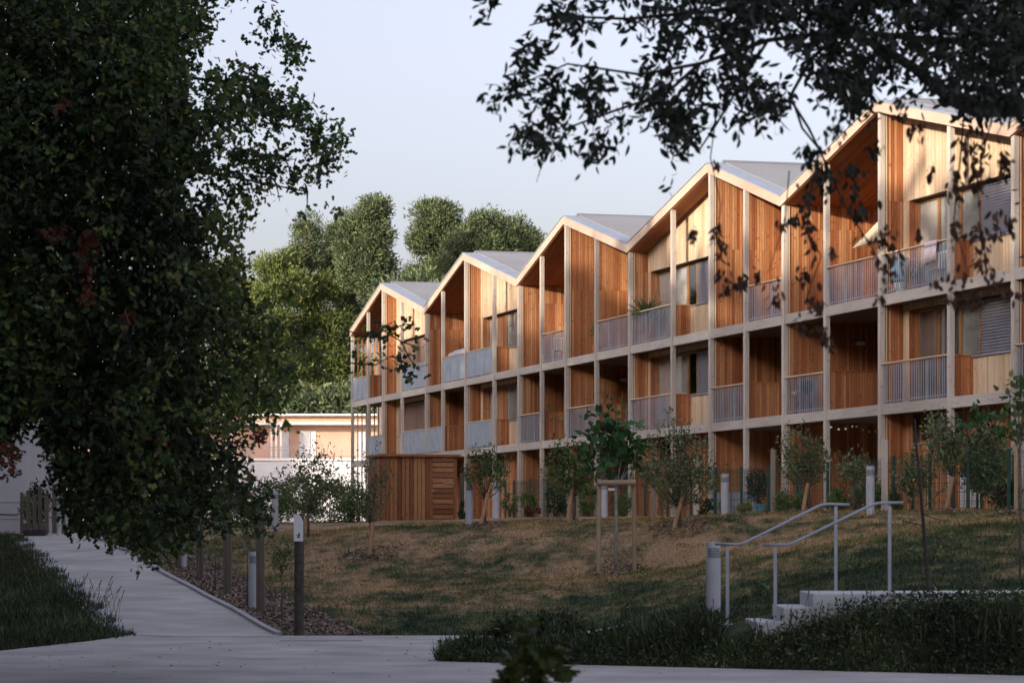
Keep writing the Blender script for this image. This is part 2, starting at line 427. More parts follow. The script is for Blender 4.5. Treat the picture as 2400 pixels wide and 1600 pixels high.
# foreground path: columns along X
def path_up(X): return 43.2 if X < -.8 else 43.2
cols = []
for X in np.linspace(-14, -.85, 34):
    far = 43.2 if X > -5.65 else max(20, 42.3 + (X+5.65)*4.6)
    cols.append((X, 10, X, far))
sheet('foreground_path', cols, m_conc, .012, 50, kind='structure')
cols = [(X, 10, X, toe(X)) for X in np.linspace(-.85, 14, 34)]
pf = sheet('near_path', cols, m_conc, .012, 50, kind='structure')
cols = [(X, min(43.1, 35.3 + (X+.85)*3.0), X, 43.2) for X in np.linspace(-.85, 1.7, 10)]
sheet('far_path_wedge', cols, m_conc, .012, 20, kind='structure')
# side path rising to the left
def pe(Y, side):     # side 0 left edge, 1 right edge
    t = (Y-43.2)/35.8
    return (-5.75 - 7.8*t) if side == 0 else (-3.58 - 8.15*t)
Ys = np.linspace(42.6, 84, 60)
cols = [(pe(Y, 0), Y, pe(Y, 1), Y) for Y in Ys]
side_path = sheet('side_path', cols, m_conc, .018, 8, kind='structure')
# kerb stones on the right of the side path, slab edging on the left
def stone(a, b, w, h, lift):
    (xa, ya), (xb, yb) = a, b
    d = Vector((xb-xa, yb-ya, 0)).normalized(); n = Vector((-d.y, d.x, 0))
    L_ = math.hypot(xb-xa, yb-ya) - .015
    p0 = Vector((xa, ya, 0)); v = []
    for zz in (-.1, h):
        for (s, t) in ((0, 0), (L_, 0), (L_, w), (0, w)):
            q = p0 + d*s + n*t; base = g1(xa, ya) + (g1(xb, yb)-g1(xa, ya))*s/L_
            v.append((q.x, q.y, base + lift + zz))
    return v
Y = 43.3
while Y < 78:
    mb = MB(); mb.hexa(stone((pe(Y, 1)+.10, Y), (pe(Y+1, 1)+.10, Y+1), .10, .05, .015))
    mb.build('kerb_stone', m_kerb, side_path); Y += 1.0
Y = 43.6
while Y < 76:
    mb = MB(); mb.hexa(stone((pe(Y, 0), Y), (pe(Y+1.5, 0), Y+1.5), .42, .0, .028+random.uniform(0, .012)))
    mb.build('edging_slab', m_kerb, side_path); Y += 1.5
Ys = np.linspace(43.2, 80, 50)
sheet('mulch_bed', [(pe(Y, 1)+.08, Y, pe(Y, 1)+.08+1.4, Y) for Y in Ys], m_mulch, .02, 8, kind='structure')
n = 26000; Yc = rng.uniform(43.2, 76, n); Xc = np.array([pe(y, 1) for y in Yc]) + .1 + rng.uniform(0, 1.35, n)
leaves('mulch_chips', np.c_[Xc, Yc, gz(Xc, Yc)+.03], rng.uniform(.03, .085, n), CHIP, m_chip, D=np.c_[rng.normal(size=(n,2)), rng.normal(size=n)*.35], spread=.05, flat=.6, kind='stuff')

# grass
def scatter(n, x0, x1, y0, y1, keep):
    X = rng.uniform(x0, x1, n); Y = rng.uniform(y0, y1, n)
    X = X*1.0
    k = keep(X, Y); return X[k], Y[k]
def on_lawn(X, Y):
    L = (Y > 43.3) & (X > (-3.58-8.15*(Y-43.2)/35.8) + 1.5)
    R = (X > 1.9) & (Y > toe(X)+.8) & ~((X > 2.4) & (Y > 33.2) & (Y < 35.3))
    vis = np.abs(X) < .186*Y
    return (L | R) & vis
X, Y = scatter(230000, -13, 13, 34, 72, on_lawn)
n = len(X); D = np.c_[rng.normal(size=(n, 2))*.55, np.ones(n)]
leaves('lawn_grass', np.c_[X, Y, gz(X, Y)-.015], rng.uniform(.035, .085, n)*(1+.6*(rng.random(n) > .94)), strip_tmpl([0, 1], [.075, .02]), m_tuft, D=D, spread=.3, kind='stuff')

# weeds and a few yellow flowers in the lawn
X, Y = scatter(900, -13, 13, 43, 70, on_lawn); n = len(X); k = np.repeat(np.arange(n), 12); m = len(k)
wx = X[k]+rng.normal(size=m)*.09; wy = Y[k]+rng.normal(size=m)*.09
leaves('lawn_weeds', np.c_[wx, wy, gz(wx, wy)+rng.uniform(0, .04, m)], rng.uniform(.03, .07, m), ELL, l_shrub, D=np.c_[rng.normal(size=(m, 2)), np.full(m, .7)], spread=.3, kind='stuff')
X, Y = scatter(900, -8, 12, 44, 66, on_lawn); X = X[:130]; Y = Y[:130]
leaves('yellow_flowers', np.c_[X, Y, gz(X, Y)+.06], rng.uniform(.02, .045, len(X)), CHIP, m_yel, kind='stuff')
mb = MB(); mb.box(-3.35, -2.15, 40.98, 41.03, -.02, .018); mb.build('drain_slot', m_dark, kind='structure')

def bank(X, Y):
    t = toe(X); a = (X > -.9) & (Y > t-.05) & (Y < t+1.5+ np.clip(X, -1, 2.2)*.9 ) & ~((X > 2.45) & (Y > 33.35))
    return a
X, Y = scatter(150000, -1.2, 7.2, 31, 39, bank); n = len(X)
X = X[:52000]; Y = Y[:52000]; n = len(X)
H = rng.uniform(.12, .34, n)*(1+.5*(rng.random(n) > .95)) * np.clip(.45+(Y-toe(X))*.8, .3, 1) * np.where((X > 3.0) & (Y > 32.2), .5, 1)
leaves('long_grass_bank', np.c_[X, Y, gz(X, Y)-.02], H, (BLADE[0]*np.array([1.3,1,1]), BLADE[1]), l_weed, D=np.c_[rng.normal(size=(n, 2))*.35, np.ones(n)], spread=.25, kind='stuff')
n2 = 24000; k = rng.integers(0, n, n2)
leaves('bank_weeds', np.c_[X[k]+rng.normal(size=n2)*.05, Y[k]+rng.normal(size=n2)*.05, gz(X[k], Y[k])+rng.uniform(.02, .26, n2)*np.clip(.4+(Y[k]-toe(X[k])), .3, 1)], rng.uniform(.03, .07, n2), ELL, l_weed, kind='stuff')

def leftbank(X, Y):
    far = 42.3 + (X+5.65)*4.6
    return (X < pe(Y, 0)+.12*np.sin(Y*2.1)-.15+.0*X) & ((Y > 43) | (Y > far + .12*np.sin(X*9)))
X, Y = scatter(160000, -16, -5.2, 34, 80, lambda X, Y: leftbank(X, Y) & (X > -.19*Y)); n = len(X)
H = rng.uniform(.05, .22, n)
leaves('left_verge_grass', np.c_[X, Y, gz(X, Y)-.02], H, (BLADE[0]*np.array([1.6,1,1]), BLADE[1]), l_weed, D=np.c_[rng.normal(size=(n, 2))*.45, np.ones(n)], spread=.3, kind='stuff')

# ------------------------------------------------------------------ the timber building
PX = [822.2,859.3,894.6,938.6,995.6,1034,1088,1154,1212.5,1265,1323,1393,1472,1571.5,1660.5,1742,1832,1930,2058,2220,2370]
XV = -678.0
UN = .2079
qs = [1e6/(x-XV) for x in PX]
px_ = [(qs[0]-q)*UN for q in qs]                       # local x of each post
px_ += [px_[-1]+3.9, px_[-1]+7.4, px_[-1]+11.2, px_[-1]+15]
NP = len(px_)
Y0 = 200168/(PX[0]-XV); X0 = (PX[0]-1200)/F*Y0
TH = math.atan2(-.96254, .27115)
EX = (math.cos(TH), math.sin(TH)); EY = (-math.sin(TH), math.cos(TH))
G0, L1, L2 = 2.04, 4.84, 7.64
VAL, PEAK = 11.0, 12.68
def bx(p, b):
    k = (p-1200)/F
    return (k*(Y0+b*EY[1]) - X0 - b*EY[0])/(EX[0] - k*EX[1])
def bw(x, b, z=0): return Vector((X0+x*EX[0]+b*EY[0], Y0+x*EX[1]+b*EY[1], z))
def zt(x):                                              # roof line
    x = x
    for i in range(0, NP-1, 2):
        a, b = px_[i], px_[i+2] if i+2 < NP else px_[-1]+4
        if x <= b or i+2 >= NP:
            t = (x-a)/(b-a)
            up = (i//2) % 2 == 0
            return VAL+(PEAK-VAL)*(t if up else 1-t)
    return VAL
BW = empty('timber_apartment_building', bw(0, 0, 0), 'long three storey timber clad apartment building with five zigzag gables and balconies', 'building', rz=TH)
PW, PD = .175, .125
for i in range(NP):
    a = px_[i]; mb = MB(); top = min(zt(a), zt(a+PW)) - .30
    mb.box(a, a+PW, 0, PD, 1.7, top); mb.build('post', m_post, BW)
# ring beams between the posts
for i in range(NP-1):
    for lv in (L1, L2):
        if lv == L1 and i == 1: pass
        mb = MB(); mb.box(px_[i]+PW+.002, px_[i+1]-.002, .03, .12, lv-.27, lv); mb.build('beam', m_beam, BW)
# floor slabs
for lv in (L1, L2):
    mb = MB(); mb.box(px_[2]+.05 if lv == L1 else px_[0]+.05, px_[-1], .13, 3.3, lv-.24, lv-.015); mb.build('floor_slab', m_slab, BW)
mb = MB(); mb.box(px_[0], px_[-1], .03, 3.3, 1.2, G0); mb.build('ground_slab', m_conc, BW)

def clad(mb, kind, fixed, a0, a1, z0, z1, bw_=.080, gap=.013, th=.026, face=-1):
    """kind 'x': wall runs along local x, outer face at depth `fixed` (towards -y);
       kind 'y': wall runs along local y, outer face at x=`fixed` (towards +x).  z1 may be a function"""
    n = max(1, int(round((a1-a0)/bw_))); w = (a1-a0)/n
    for k in range(n):
        s0 = a0+k*w+gap/2; s1 = a0+(k+1)*w-gap/2; o = random.uniform(0, .005)
        if callable(z1):
            zz0, zz1 = (z1(s0), z1(s1))
        else: zz0 = zz1 = z1
        if kind == 'x':
            y0_, y1_ = fixed+o, fixed+th
            mb.hexa([(s0,y0_,z0),(s1,y0_,z0),(s1,y1_,z0),(s0,y1_,z0),(s0,y0_,zz0),(s1,y0_,zz1),(s1,y1_,zz1),(s0,y1_,zz0)])
        else:
            x0_, x1_ = fixed-th, fixed-o
            mb.hexa([(x0_,s0,z0),(x1_,s0,z0),(x1_,s1,z0),(x0_,s1,z0),(x0_,s0,zz0),(x1_,s0,zz0),(x1_,s1,zz1),(x0_,s1,zz1)])

def zs(x): return zt(x)-.33                              # underside of the roof
FD = 3.25
lev = [(G0, L1-.245), (L1, L2-.245), (L2, None)]
for i in range(2, NP, 2):
    a = px_[i]; xf = a+.17
    for (z0, z1) in lev:
        zz = z1 if z1 else min(zs(xf), zs(xf-.1))
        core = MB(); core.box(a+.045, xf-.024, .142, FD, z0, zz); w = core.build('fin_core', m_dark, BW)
        mb = MB()
        if z1: clad(mb, 'y', xf, .143, FD, z0+.002, zz)
        else:
            zm = L2 + 2.42
            clad(mb, 'y', xf, .143, FD, z0+.002, zm-.004); clad(mb, 'y', xf, .143, FD, zm, zz)
        mb.build('fin_cladding', m_clad, BW)
        s = MB(); s.box(xf+.001, xf+.02, .143, .18, z0+.01, zz-.01); s.build('corner_batten', m_cap, BW)
# rear walls of the loggias and the body of the house
mb = MB()
for i in range(2, NP-2, 2):
    for (z0, z1) in lev:
        clad(mb, 'x', FD, px_[i]+.18, px_[i+2]+.03, z0, z1 if z1 else (lambda x: zs(x)))
mb.build('loggia_rear_wall', m_clad, BW)
mb = MB()
for i in range(2, NP-2, 2):
    a, b = px_[i], px_[i+2]
    mb.hexa([(a, 3.3, 1.9), (b, 3.3, 1.9), (b, 12, 1.9), (a, 12, 1.9), (a, 3.3, zs(a)-.05), (b, 3.3, zs(b)-.05), (b, 12, zs(b)-.05), (a, 12, zs(a)-.05)])
mb.build('house_body', m_wall, BW)
mb = MB(); a, b = px_[0], px_[2]
mb.hexa([(a+1.2, 5, 1.9), (b, 5, 1.9), (b, 12, 1.9), (a+1.2, 12, 1.9), (a+1.2, 5, zs(a)-.05), (b, 5, zs(b)-.05), (b, 12, zs(b)-.05), (a+1.2, 12, zs(a)-.05)])
mb.build('end_body', m_wall, BW)
# end screen of battens
for (z0, z1) in lev:
    for k in range(16):
        y = .3 + k*.2; mb = MB(); top = (z1 if z1 else zs(.05)-.02)
        if z1 is None: top = zs(.05)
        mb.box(.03, .075, y, y+.05, z0-.02, top); mb.build('batten', m_post if z1 else m_clad, BW)
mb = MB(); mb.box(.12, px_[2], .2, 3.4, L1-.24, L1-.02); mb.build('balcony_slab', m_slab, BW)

def low_wall(a, z0, b1=FD, h=1.05):
    xf = a+.14; mb = MB(); clad(mb, 'y', xf, .145, b1, z0+.002, z0+h, .078)
    clad_back = MB(); clad_back.box(xf-.06, xf-.024, .145, b1, z0+.002, z0+h)
    o = mb.build('side_balustrade', m_clad, BW); clad_back.build('balustrade_core', m_dark, o)
    c = MB(); c.box(xf-.08, xf+.025, .145, b1, z0+h+.001, z0+h+.03); c.build('balustrade_cap', m_clad, o)
for i in (5, 9, 11, 15, 17): low_wall(px_[i], L1)
for i in (7, 13, 19): low_wall(px_[i], L1, .63, 1.0); low_wall(px_[i], L2, .63, 1.0)
low_wall(px_[1], L2, 3.0)
for i in (9, 5): low_wall(px_[i], G0, 1.5, .9)

def railing(i, z0, frosted=0):
    a, b = px_[i]+PW, px_[i+1]; h = 1.06
    n = max(3, int(round((b-a)/.142))); bars = MB()
    for k in range(1, n):
        x = a+(b-a)*k/n; bars.box(x-.015, x+.015, .064, .076, z0+.02, z0+h-.035)
    r = bars.build('railing', m_bars, BW)
    m = MB(); m.box(a+.002, b-.002, .02, .125, z0+h-.04, z0+h); m.build('handrail', m_cap, r)
    f = MB()
    for k in range(0, 4):
        x = a+.03 + (b-a-.06)*k/3; f.box(x-.03, x+.03, .08, .09, z0+.005, z0+h-.042)
    f.box(a, b, .077, .0795, z0+.06, z0+.09)
    f.build('railing_post', m_galv, r)
    if frosted:
        g = MB()
        np_ = 3
        for k in range(np_):
            x0_, x1_ = a+(b-a)*k/np_+.02, a+(b-a)*(k+1)/np_-.02
            g.box(x0_, x1_, .045, .055, z0+.03, z0+h-.05)
        g.build('screen_panel', m_bars, r)
for i in (0, 3, 5, 6, 9, 11, 12, 15, 17, 18): railing(i, L2, i < 7)
for i in (1, 3, 4, 6, 8, 10, 12, 14, 16, 18, 20): railing(i, L1, i < 7)
railing(21, L2)

# window units
def louvre(xa, xb, y, z0, z1, mat, parent, pitch=.075):
    mb = MB(); z = z0
    while z < z1-.02:
        mb.hexa([(xa,y,z),(xb,y,z),(xb,y+.03,z+.03),(xa,y+.03,z+.03),(xa,y,z+.045),(xb,y,z+.045),(xb,y+.03,z+.058),(xa,y+.03,z+.058)])
        z += pitch
    mb.box(xa, xb, y+.035, y+.04, z0, z1)
    return mb.build('shutter', mat, parent)
def framed(name, xa, xb, y, z0, z1, mat, backing, parent, mull=None, fw=.07):
    mb = MB()
    mb.box(xa, xa+fw, y, y+.07, z0, z1); mb.box(xb-fw, xb, y, y+.07, z0, z1)
    mb.box(xa+fw, xb-fw, y, y+.07, z0, z0+fw); mb.box(xa+fw, xb-fw, y, y+.07, z1-fw, z1)
    if mull:
        for mx in mull: mb.box(mx-fw*.6, mx+fw*.6, y-.005, y+.065, z0+fw, z1-fw)
    o = mb.build(name, mat, parent)
    g = MB(); g.box(xa+fw, xb-fw, y+.03, y+.036, z0+fw, z1-fw); g.build('pane', m_glass, o)
    # folded curtain behind the glass
    c = MB(); n = max(4, int((xb-xa)/.06)); pts = []
    for k in range(n+1):
        x = xa+fw+(xb-xa-2*fw)*k/n; pts.append((x, y+.05+.015*(k % 2)))
    for k in range(n):
        c.quad((pts[k][0], pts[k][1], z0+fw), (pts[k+1][0], pts[k+1][1], z0+fw), (pts[k+1][0], pts[k+1][1], z1-fw), (pts[k][0], pts[k][1], z1-fw))
    if backing: c.build('curtain', backing, o)
    return o
DB = .63; RB = .86
def unit(i, z0, z1, top, spec):
    """spec: px boundaries on the recessed plane: start of recess, [elements]"""
    xa = px_[i]+.172; xj = px_[i+1]; xk = px_[i+2]+.03
    xr = bx(spec['r'], DB)-.12; zl = z0+2.40; zsill = z0+1.0
    mb = MB(); clad(mb, 'x', DB, xa, xk, zl+.002, top, .088); wl_ = mb.build('upper_wall', m_wall, BW)
    mb = MB(); clad(mb, 'x', DB, xa, xr, z0, zl, .088); mb.build('side_wall', m_wall, BW)
    xs = bx(spec['low'], DB)
    mb = MB(); clad(mb, 'x', DB, xs, xk, z0, zsill, .088); mb.build('sill_wall', m_wall, BW)
    bk = MB()
    zt_ = (lambda x: top(x) if callable(top) else top)
    bk.hexa([(xa, DB+.024, zl), (xk, DB+.024, zl), (xk, RB, zl), (xa, RB, zl), (xa, DB+.024, zt_(xa)), (xk, DB+.024, zt_(xk)), (xk, RB, zt_(xk)), (xa, RB, zt_(xa))])
    bk.box(xa, xr-.025, DB+.024, RB+.3, z0, zl-.002); bk.box(xs, xk, DB+.024, RB, z0, zsill-.03)
    bk.build('wall_core', m_framed, wl_)
    if callable(top):
        pk = top(px_[i]) > top(px_[i+2])
    rv = MB(); clad(rv, 'y', xr, DB+.002, RB+.1, z0, zl-.002, .085); rv.build('door_reveal', m_clad, wl_)
    sl = MB(); sl.box(xs-.03, xk, DB-.05, RB, zsill-.028, zsill-.002); sl.build('window_sill', m_flash, wl_)
    # dark room behind
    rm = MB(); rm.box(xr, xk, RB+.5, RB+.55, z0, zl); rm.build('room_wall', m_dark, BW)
    prev = xr+.02
    for (pxe, typ) in spec['el']:
        xe = min(bx(pxe, RB), xk-.01); 
        if xe - prev < .05: continue
        if typ == 'door': framed('glass_door', prev, xe, RB, z0+.02, zl-.004, m_frame, m_curt, BW, mull=[prev+(xe-prev)*.5])
        if typ == 'doorg': framed('glass_door', prev, xe, RB, z0+.02, zl-.004, m_frame, m_curtd, BW, mull=[prev+(xe-prev)*.5])
        if typ == 'win': framed('window', prev, xe, RB, zsill+.004, zl-.004, m_frame, None, BW)
        if typ == 'winc': framed('window', prev, xe, RB, zsill+.004, zl-.004, m_frame, m_curt, BW)
        if typ == 'wood':
            w = MB(); clad(w, 'x', RB, prev, xe, z0, zl-.004, .088); w.build('timber_panel', m_clad, BW)
        if typ == 'shut':
            o = framed('window', prev, xe, RB+.06, zsill+.004, zl-.004, m_framed, None, BW); louvre(prev+.03, xe-.02, RB, zsill+.02, zl-.03, m_shut, o)
        if typ == 'bshut':
            o = framed('window', prev, xe, RB+.06, z0+.3, zl-.004, m_framed, None, BW); louvre(prev+.03, xe-.02, RB, z0+.5, zl-.03, m_shutb, o)
        prev = xe+.004
S4 = dict(r=1527, low=1617, el=[(1611, 'door'), (1634, 'win'), (1700, 'shut')])
S5 = dict(r=2135, low=2268, el=[(2250, 'door'), (2298, 'winc'), (2400, 'shut')])
S2 = dict(r=1133, low=1192, el=[(1168, 'door'), (1186, 'wood'), (1207, 'winc'), (1230, 'shut')])
S1 = dict(r=938, low=925, el=[(975, 'bshut'), (1010, 'bshut')])
for (i, sp, dm) in ((12, S4, 'door'), (18, S5, 'doorg'), (6, S2, 'door'), (2, S1, 'bshut')):
    unit(i, L2, None, zs, sp)
    sp2 = dict(sp); sp2['el'] = [(a, dm if b == 'door' else b) for a, b in sp['el']]
    unit(i, L1, None, L2-.245, sp2)
# ground floor rooms: boarded wall with a high band of windows
for (i, pa, pb) in ((18, 2138, 2256), (12, 1545, 1600), (6, 1136, 1186), (2, 945, 975), (10, 1352, 1380)):
    xa = px_[i]+.172; xk = px_[i+2]+.03; x0_, x1_ = bx(pa, DB), bx(pb, DB); mb = MB(); zt_ = L1-.245
    if i == 10: continue
    clad(mb, 'x', DB, xa, x0_, G0, zt_, .088); clad(mb, 'x', DB, x1_, xk, G0, zt_, .088); clad(mb, 'x', DB, x0_, x1_, G0, G0+1.75, .088)
    o = mb.build('ground_floor_wall', m_clad, BW)
    c = MB(); c.box(xa, x0_-.001, DB+.024, DB+.3, G0, zt_); c.box(x1_+.001, xk, DB+.024, DB+.3, G0, zt_); c.box(x0_, x1_, DB+.024, DB+.3, G0, G0+1.70); c.build('wall_core', m_framed, o)
    s = MB(); s.box(x0_, x1_, DB-.04, DB+.2, G0+1.752, G0+1.78); s.build('window_sill', m_flash, o)
    framed('window', x0_+.01, x1_-.01, DB+.2, G0+1.785, zt_-.02, m_frame, None, BW, mull=[x0_+(x1_-x0_)*.6])
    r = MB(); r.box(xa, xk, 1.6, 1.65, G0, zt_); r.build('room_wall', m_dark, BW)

# roof
def slope_pairs():
    out = []
    for i in range(0, NP-2, 2): out.append((px_[i], px_[i+2], (i//2) % 2 == 0))
    return out
for (a, b, up) in slope_pairs():
    za, zb = (VAL, PEAK) if up else (PEAK, VAL)
    e = .0
    def sl(x): return za+(zb-za)*(x-a)/(b-a)
    mb = MB(); mb.hexa([(a,-.05,za-.315),(b,-.05,zb-.315),(b,.0,zb-.315),(a,.0,za-.315),(a,-.05,za-.035),(b,-.05,zb-.035),(b,.0,zb-.035),(a,.0,za-.035)])
    mb.build('rake_fascia', m_fascia, BW)
    mb = MB(); mb.hexa([(a,-.075,za-.032),(b,-.075,zb-.032),(b,.50,zb-.032),(a,.50,za-.032),(a,-.075,za),(b,-.075,zb),(b,.50,zb),(a,.50,za)])
    mb.build('rake_flashing', m_flash, BW)
    mb = MB(); k = 0; y = .003
    while y < 3.2:
        o = random.uniform(0, .006)
        mb.hexa([(a,y,za-.345+o),(b,y,zb-.345+o),(b,y+.086,zb-.345+o),(a,y+.086,za-.345+o),(a,y,za-.32),(b,y,zb-.32),(b,y+.086,zb-.32),(a,y+.086,za-.32)])
        y += .094
    mb.build('soffit', m_soffit, BW)
    mb = MB(); mb.hexa([(a,.003,za-.318),(b,.003,zb-.318),(b,12.3,zb-.318),(a,12.3,za-.318),(a,.003,za-.036),(b,.003,zb-.036),(b,12.3,zb-.036),(a,12.3,za-.036)]); mb.build('roof_deck', m_dark, BW)
    # corrugated sheet
    n = 150; ys = .5 + np.arange(n*4)*.02; hz = np.tile([0, .018, .018, 0], n)
    hz = np.tile([0.0, .02, .026, .012], n)
    V = []
    for (x, z) in ((a, za), (b, zb)):
        V.append(np.c_[np.full(len(ys), x), ys, z + .03 + hz])
    V = np.concatenate(V); m_ = len(ys); j = np.arange(m_-1)
    np_mesh('roof_sheet', V, np.c_[j, j+m_, j+m_+1, j+1], m_roof, BW)
    mb = MB(); mb.hexa([(a,.49,za+.001),(b,.49,zb+.001),(b,.56,zb+.001),(a,.56,za+.001),(a,.49,za+.045),(b,.49,zb+.045),(b,.56,zb+.045),(a,.56,za+.045)]); mb.build('verge_trim', m_roof, BW)
for i in range(2, NP-2, 4):
    x = px_[i]; mb = MB(); d = .2; s = (PEAK-VAL)/(px_[i+2]-px_[i])
    mb.add([(x-d, .45, PEAK-.0), (x, .45, PEAK+.085), (x+d, .45, PEAK+.0), (x-d, 12.5, PEAK), (x, 12.5, PEAK+.085), (x+d, 12.5, PEAK+.0)],
           [(0,1,4,3),(1,2,5,4),(0,2,1),(3,4,5),(0,3,5,2)]); mb.build('ridge_cap', m_roof, BW)
# end gable wall above the left end
mb = MB(); mb.box(.0, .03, 3.3, 5, 1.9, zs(0)-.05); mb.build('end_wall', m_wall, BW)
# wall lamps on the fins
for (x, y, i) in ((1460, 890, 10), (2014, 805, 16), (1112, 883, 6), (1175, 886, 6)):
    xf = px_[i]+.172
    k = (x-1200)/F; b = (k*(Y0+xf*EX[1]) - X0 - xf*EX[0])/(EY[0]-k*EY[1])
    d = bw(xf, b).y; z = EYE+(HOR-y)/F*d
    if x == 1175: continue
    mb = MB(); mb.box(xf+.002, xf+.11, b-.12, b+.12, z-.05, z+.05); mb.build('wall_lamp', m_white, BW)

# ------------------------------------------------------------------ things on the balconies
def loc_on(x, b, z): return bw(x, b, z)
# shade sail
def at_b(p, y, xl):      # point seen at pixel p,y lying on the cross plane local x = xl
    k = (p-1200)/F; b = (k*(Y0+xl*EX[1]) - X0 - xl*EX[0])/(EY[0]-k*EY[1])
    w = bw(xl, b); return Vector((w.x, w.y, EYE+(HOR-y)/F*w.y))
xl = (px_[17]+px_[18])/2
t0 = at_b(1997, 582, xl); t1 = at_b(2085, 490, xl); t2 = at_b(2075, 562, xl)
mb = MB(); N_ = 10
for s in (0, .012):
    g = []
    for i in range(N_+1):
        for j in range(i+1):
            u = i/N_; v = j/i if i else 0
            p = t0.lerp(t1.lerp(t2, v), u); sag = .12*math.sin(math.pi*v)*u + .10*math.sin(math.pi*u)*(v)
            g.append((p.x, p.y, p.z - 0*sag + (.05*math.sin(math.pi*u) if v > .9 else 0)*1 - .0)); 
            g[-1] = (p.x + sag*.3, p.y - sag + s, p.z + sag*.35*(v) )
    f = []
    idx = lambda i, j: i*(i+1)//2+j
    for i in range(N_):
        for j in range(i+1):
            f.append((idx(i, j), idx(i+1, j), idx(i+1, j+1)))
            if j < i: f.append((idx(i, j), idx(i+1, j+1), idx(i, j+1)))
    mb.add(g, f)
mb.build('shade_sail', m_cream2, label='cream triangular shade sail stretched above the top right balcony', cat='shade sail')

def drape(name, px0, px1, z_top, drop, i, mat, thick=.02, **pr):
    x0_, x1_ = bx(px0, .0), bx(px1, .0); mb = MB(); n = 12; pts = []
    for k in range(n+1):
        x = x0_+(x1_-x0_)*k/n; w = .012*math.sin(k*1.3)
        pts.append([(x, .14, z_top-drop*.5), (x, .135, z_top+.012), (x, .005, z_top+.012), (x, -.005+w, z_top-.12), (x, -.012+w*1.6, z_top-drop*(1-.10*k/n))])
    for k in range(n):
        for j in range(4): mb.quad(pts[k][j], pts[k+1][j], pts[k+1][j+1], pts[k][j+1])
    o = mb.build(name, mat, None, smooth=True, **pr)
    o.location = BW.location; o.rotation_euler = BW.rotation_euler
    so_ = o.modifiers.new('thickness', 'SOLIDIFY'); so_.thickness = .008; return o
drape('towel', 2166, 2195, L2+1.06, .52, 18, m_pink, label='pale pink towel hung over the railing of the top right balcony', cat='towel')

def at_world(x, b, z): return bw(x, b, z)
def chair(loc, rz, mat, label):
    r = empty('balcony_chair', loc, label, 'chair', rz=rz)
    mb = MB(); mb.box(-.22, .22, -.2, .2, .42, .45); mb.build('seat', mat, r)
    mb = MB()
    for k in range(5): mb.box(-.2+k*.09, -.16+k*.09, .19, .21, .47, .88)
    mb.box(-.22, .22, .185, .215, .86, .92); mb.build('backrest', mat, r)
    for sx in (-1, 1):
        for sy in (-1, 1):
            m2 = MB(); m2.box(sx*.2-.015, sx*.2+.015, sy*.18-.015, sy*.18+.015, 0, .42); m2.build('leg', mat, r)
    return r
chair(bw(bx(2205, .5), .45, L2), TH+.4, m_white, 'white slatted chair behind the railing next to the pink towel')
chair(bw(bx(1312, .5), .45, L2), TH+1.2, m_white, 'white chair on the top balcony of the middle gable')
# drying rack with blue cloth
r = empty('drying_rack', bw(bx(2130, .5), .40, L2), 'metal drying rack hung with blue cloth on the top right balcony', 'drying rack', rz=TH)
for s in (-1, 1):
    mb = MB(); mb.tube([(-.5, s*.2, 0), (-.5, -s*.2, .85)], .012); mb.tube([(.5, s*.2, 0), (.5, -s*.2, .85)], .012); mb.build('leg', m_galv, r)
mb = MB()
for k in range(4): mb.tube([(-.5, -.2+k*.13, .85), (.5, -.2+k*.13, .85)], .006)
mb.build('rail', m_galv, r)
mb = MB(); mb.box(-.42, .40, -.215, -.20, .35, .862); mb.box(-.42, .40, -.2, .0, .862, .87); mb.build('cloth', m_blue, r)

def pot(parent, r0, r1, h, mat):
    mb = MB(); mb.lathe([(r0, 0), (r1, h*.86), (r1*1.08, h*.88), (r1*1.08, h), (r1*.9, h), (r1*.88, h*.9)], k=16); return mb.build('pot', mat, parent, smooth=False)
def sphere_pts(n, rx, ry, rz, shell=.35):
    d = rng.normal(size=(n, 3)); d /= np.linalg.norm(d, axis=1)[:, None]
    r = (shell + (1-shell)*rng.random(n))**.6
    return d*r[:, None]*np.array([rx, ry, rz])
# spiky plant
def spiky(loc, R, n, label, potm, zr=.5):
    r = empty('potted_yucca', loc, label, 'potted plant')
    pot(r, .14, .2, .35, potm)
    mb = MB(); mb.tube([(0, 0, .3), (.02, 0, .3+zr*.4), (0, .02, .35+zr)], [.05, .045, .04]); mb.build('stem', m_bark, r)
    C = np.c_[rng.normal(size=(n, 2))*.03, .3+zr + rng.uniform(-.05, .12, n)]
    D = rng.normal(size=(n, 3)); D[:, 2] = np.abs(D[:, 2])*.8+.05; D /= np.linalg.norm(D, axis=1)[:, None]
    leaves('leaf_rosette', C, rng.uniform(.7, 1.05, n)*R, (BLADE[0]*np.array([1.1, 1, 1.1]), BLADE[1]), l_yucca, D=D, spread=.12, parent=r)
spiky(bw(bx(1516, .35), .38, L2), .72, 170, 'spiky palm like plant rising above the balcony railing of the second gable from right', m_terra, .62)

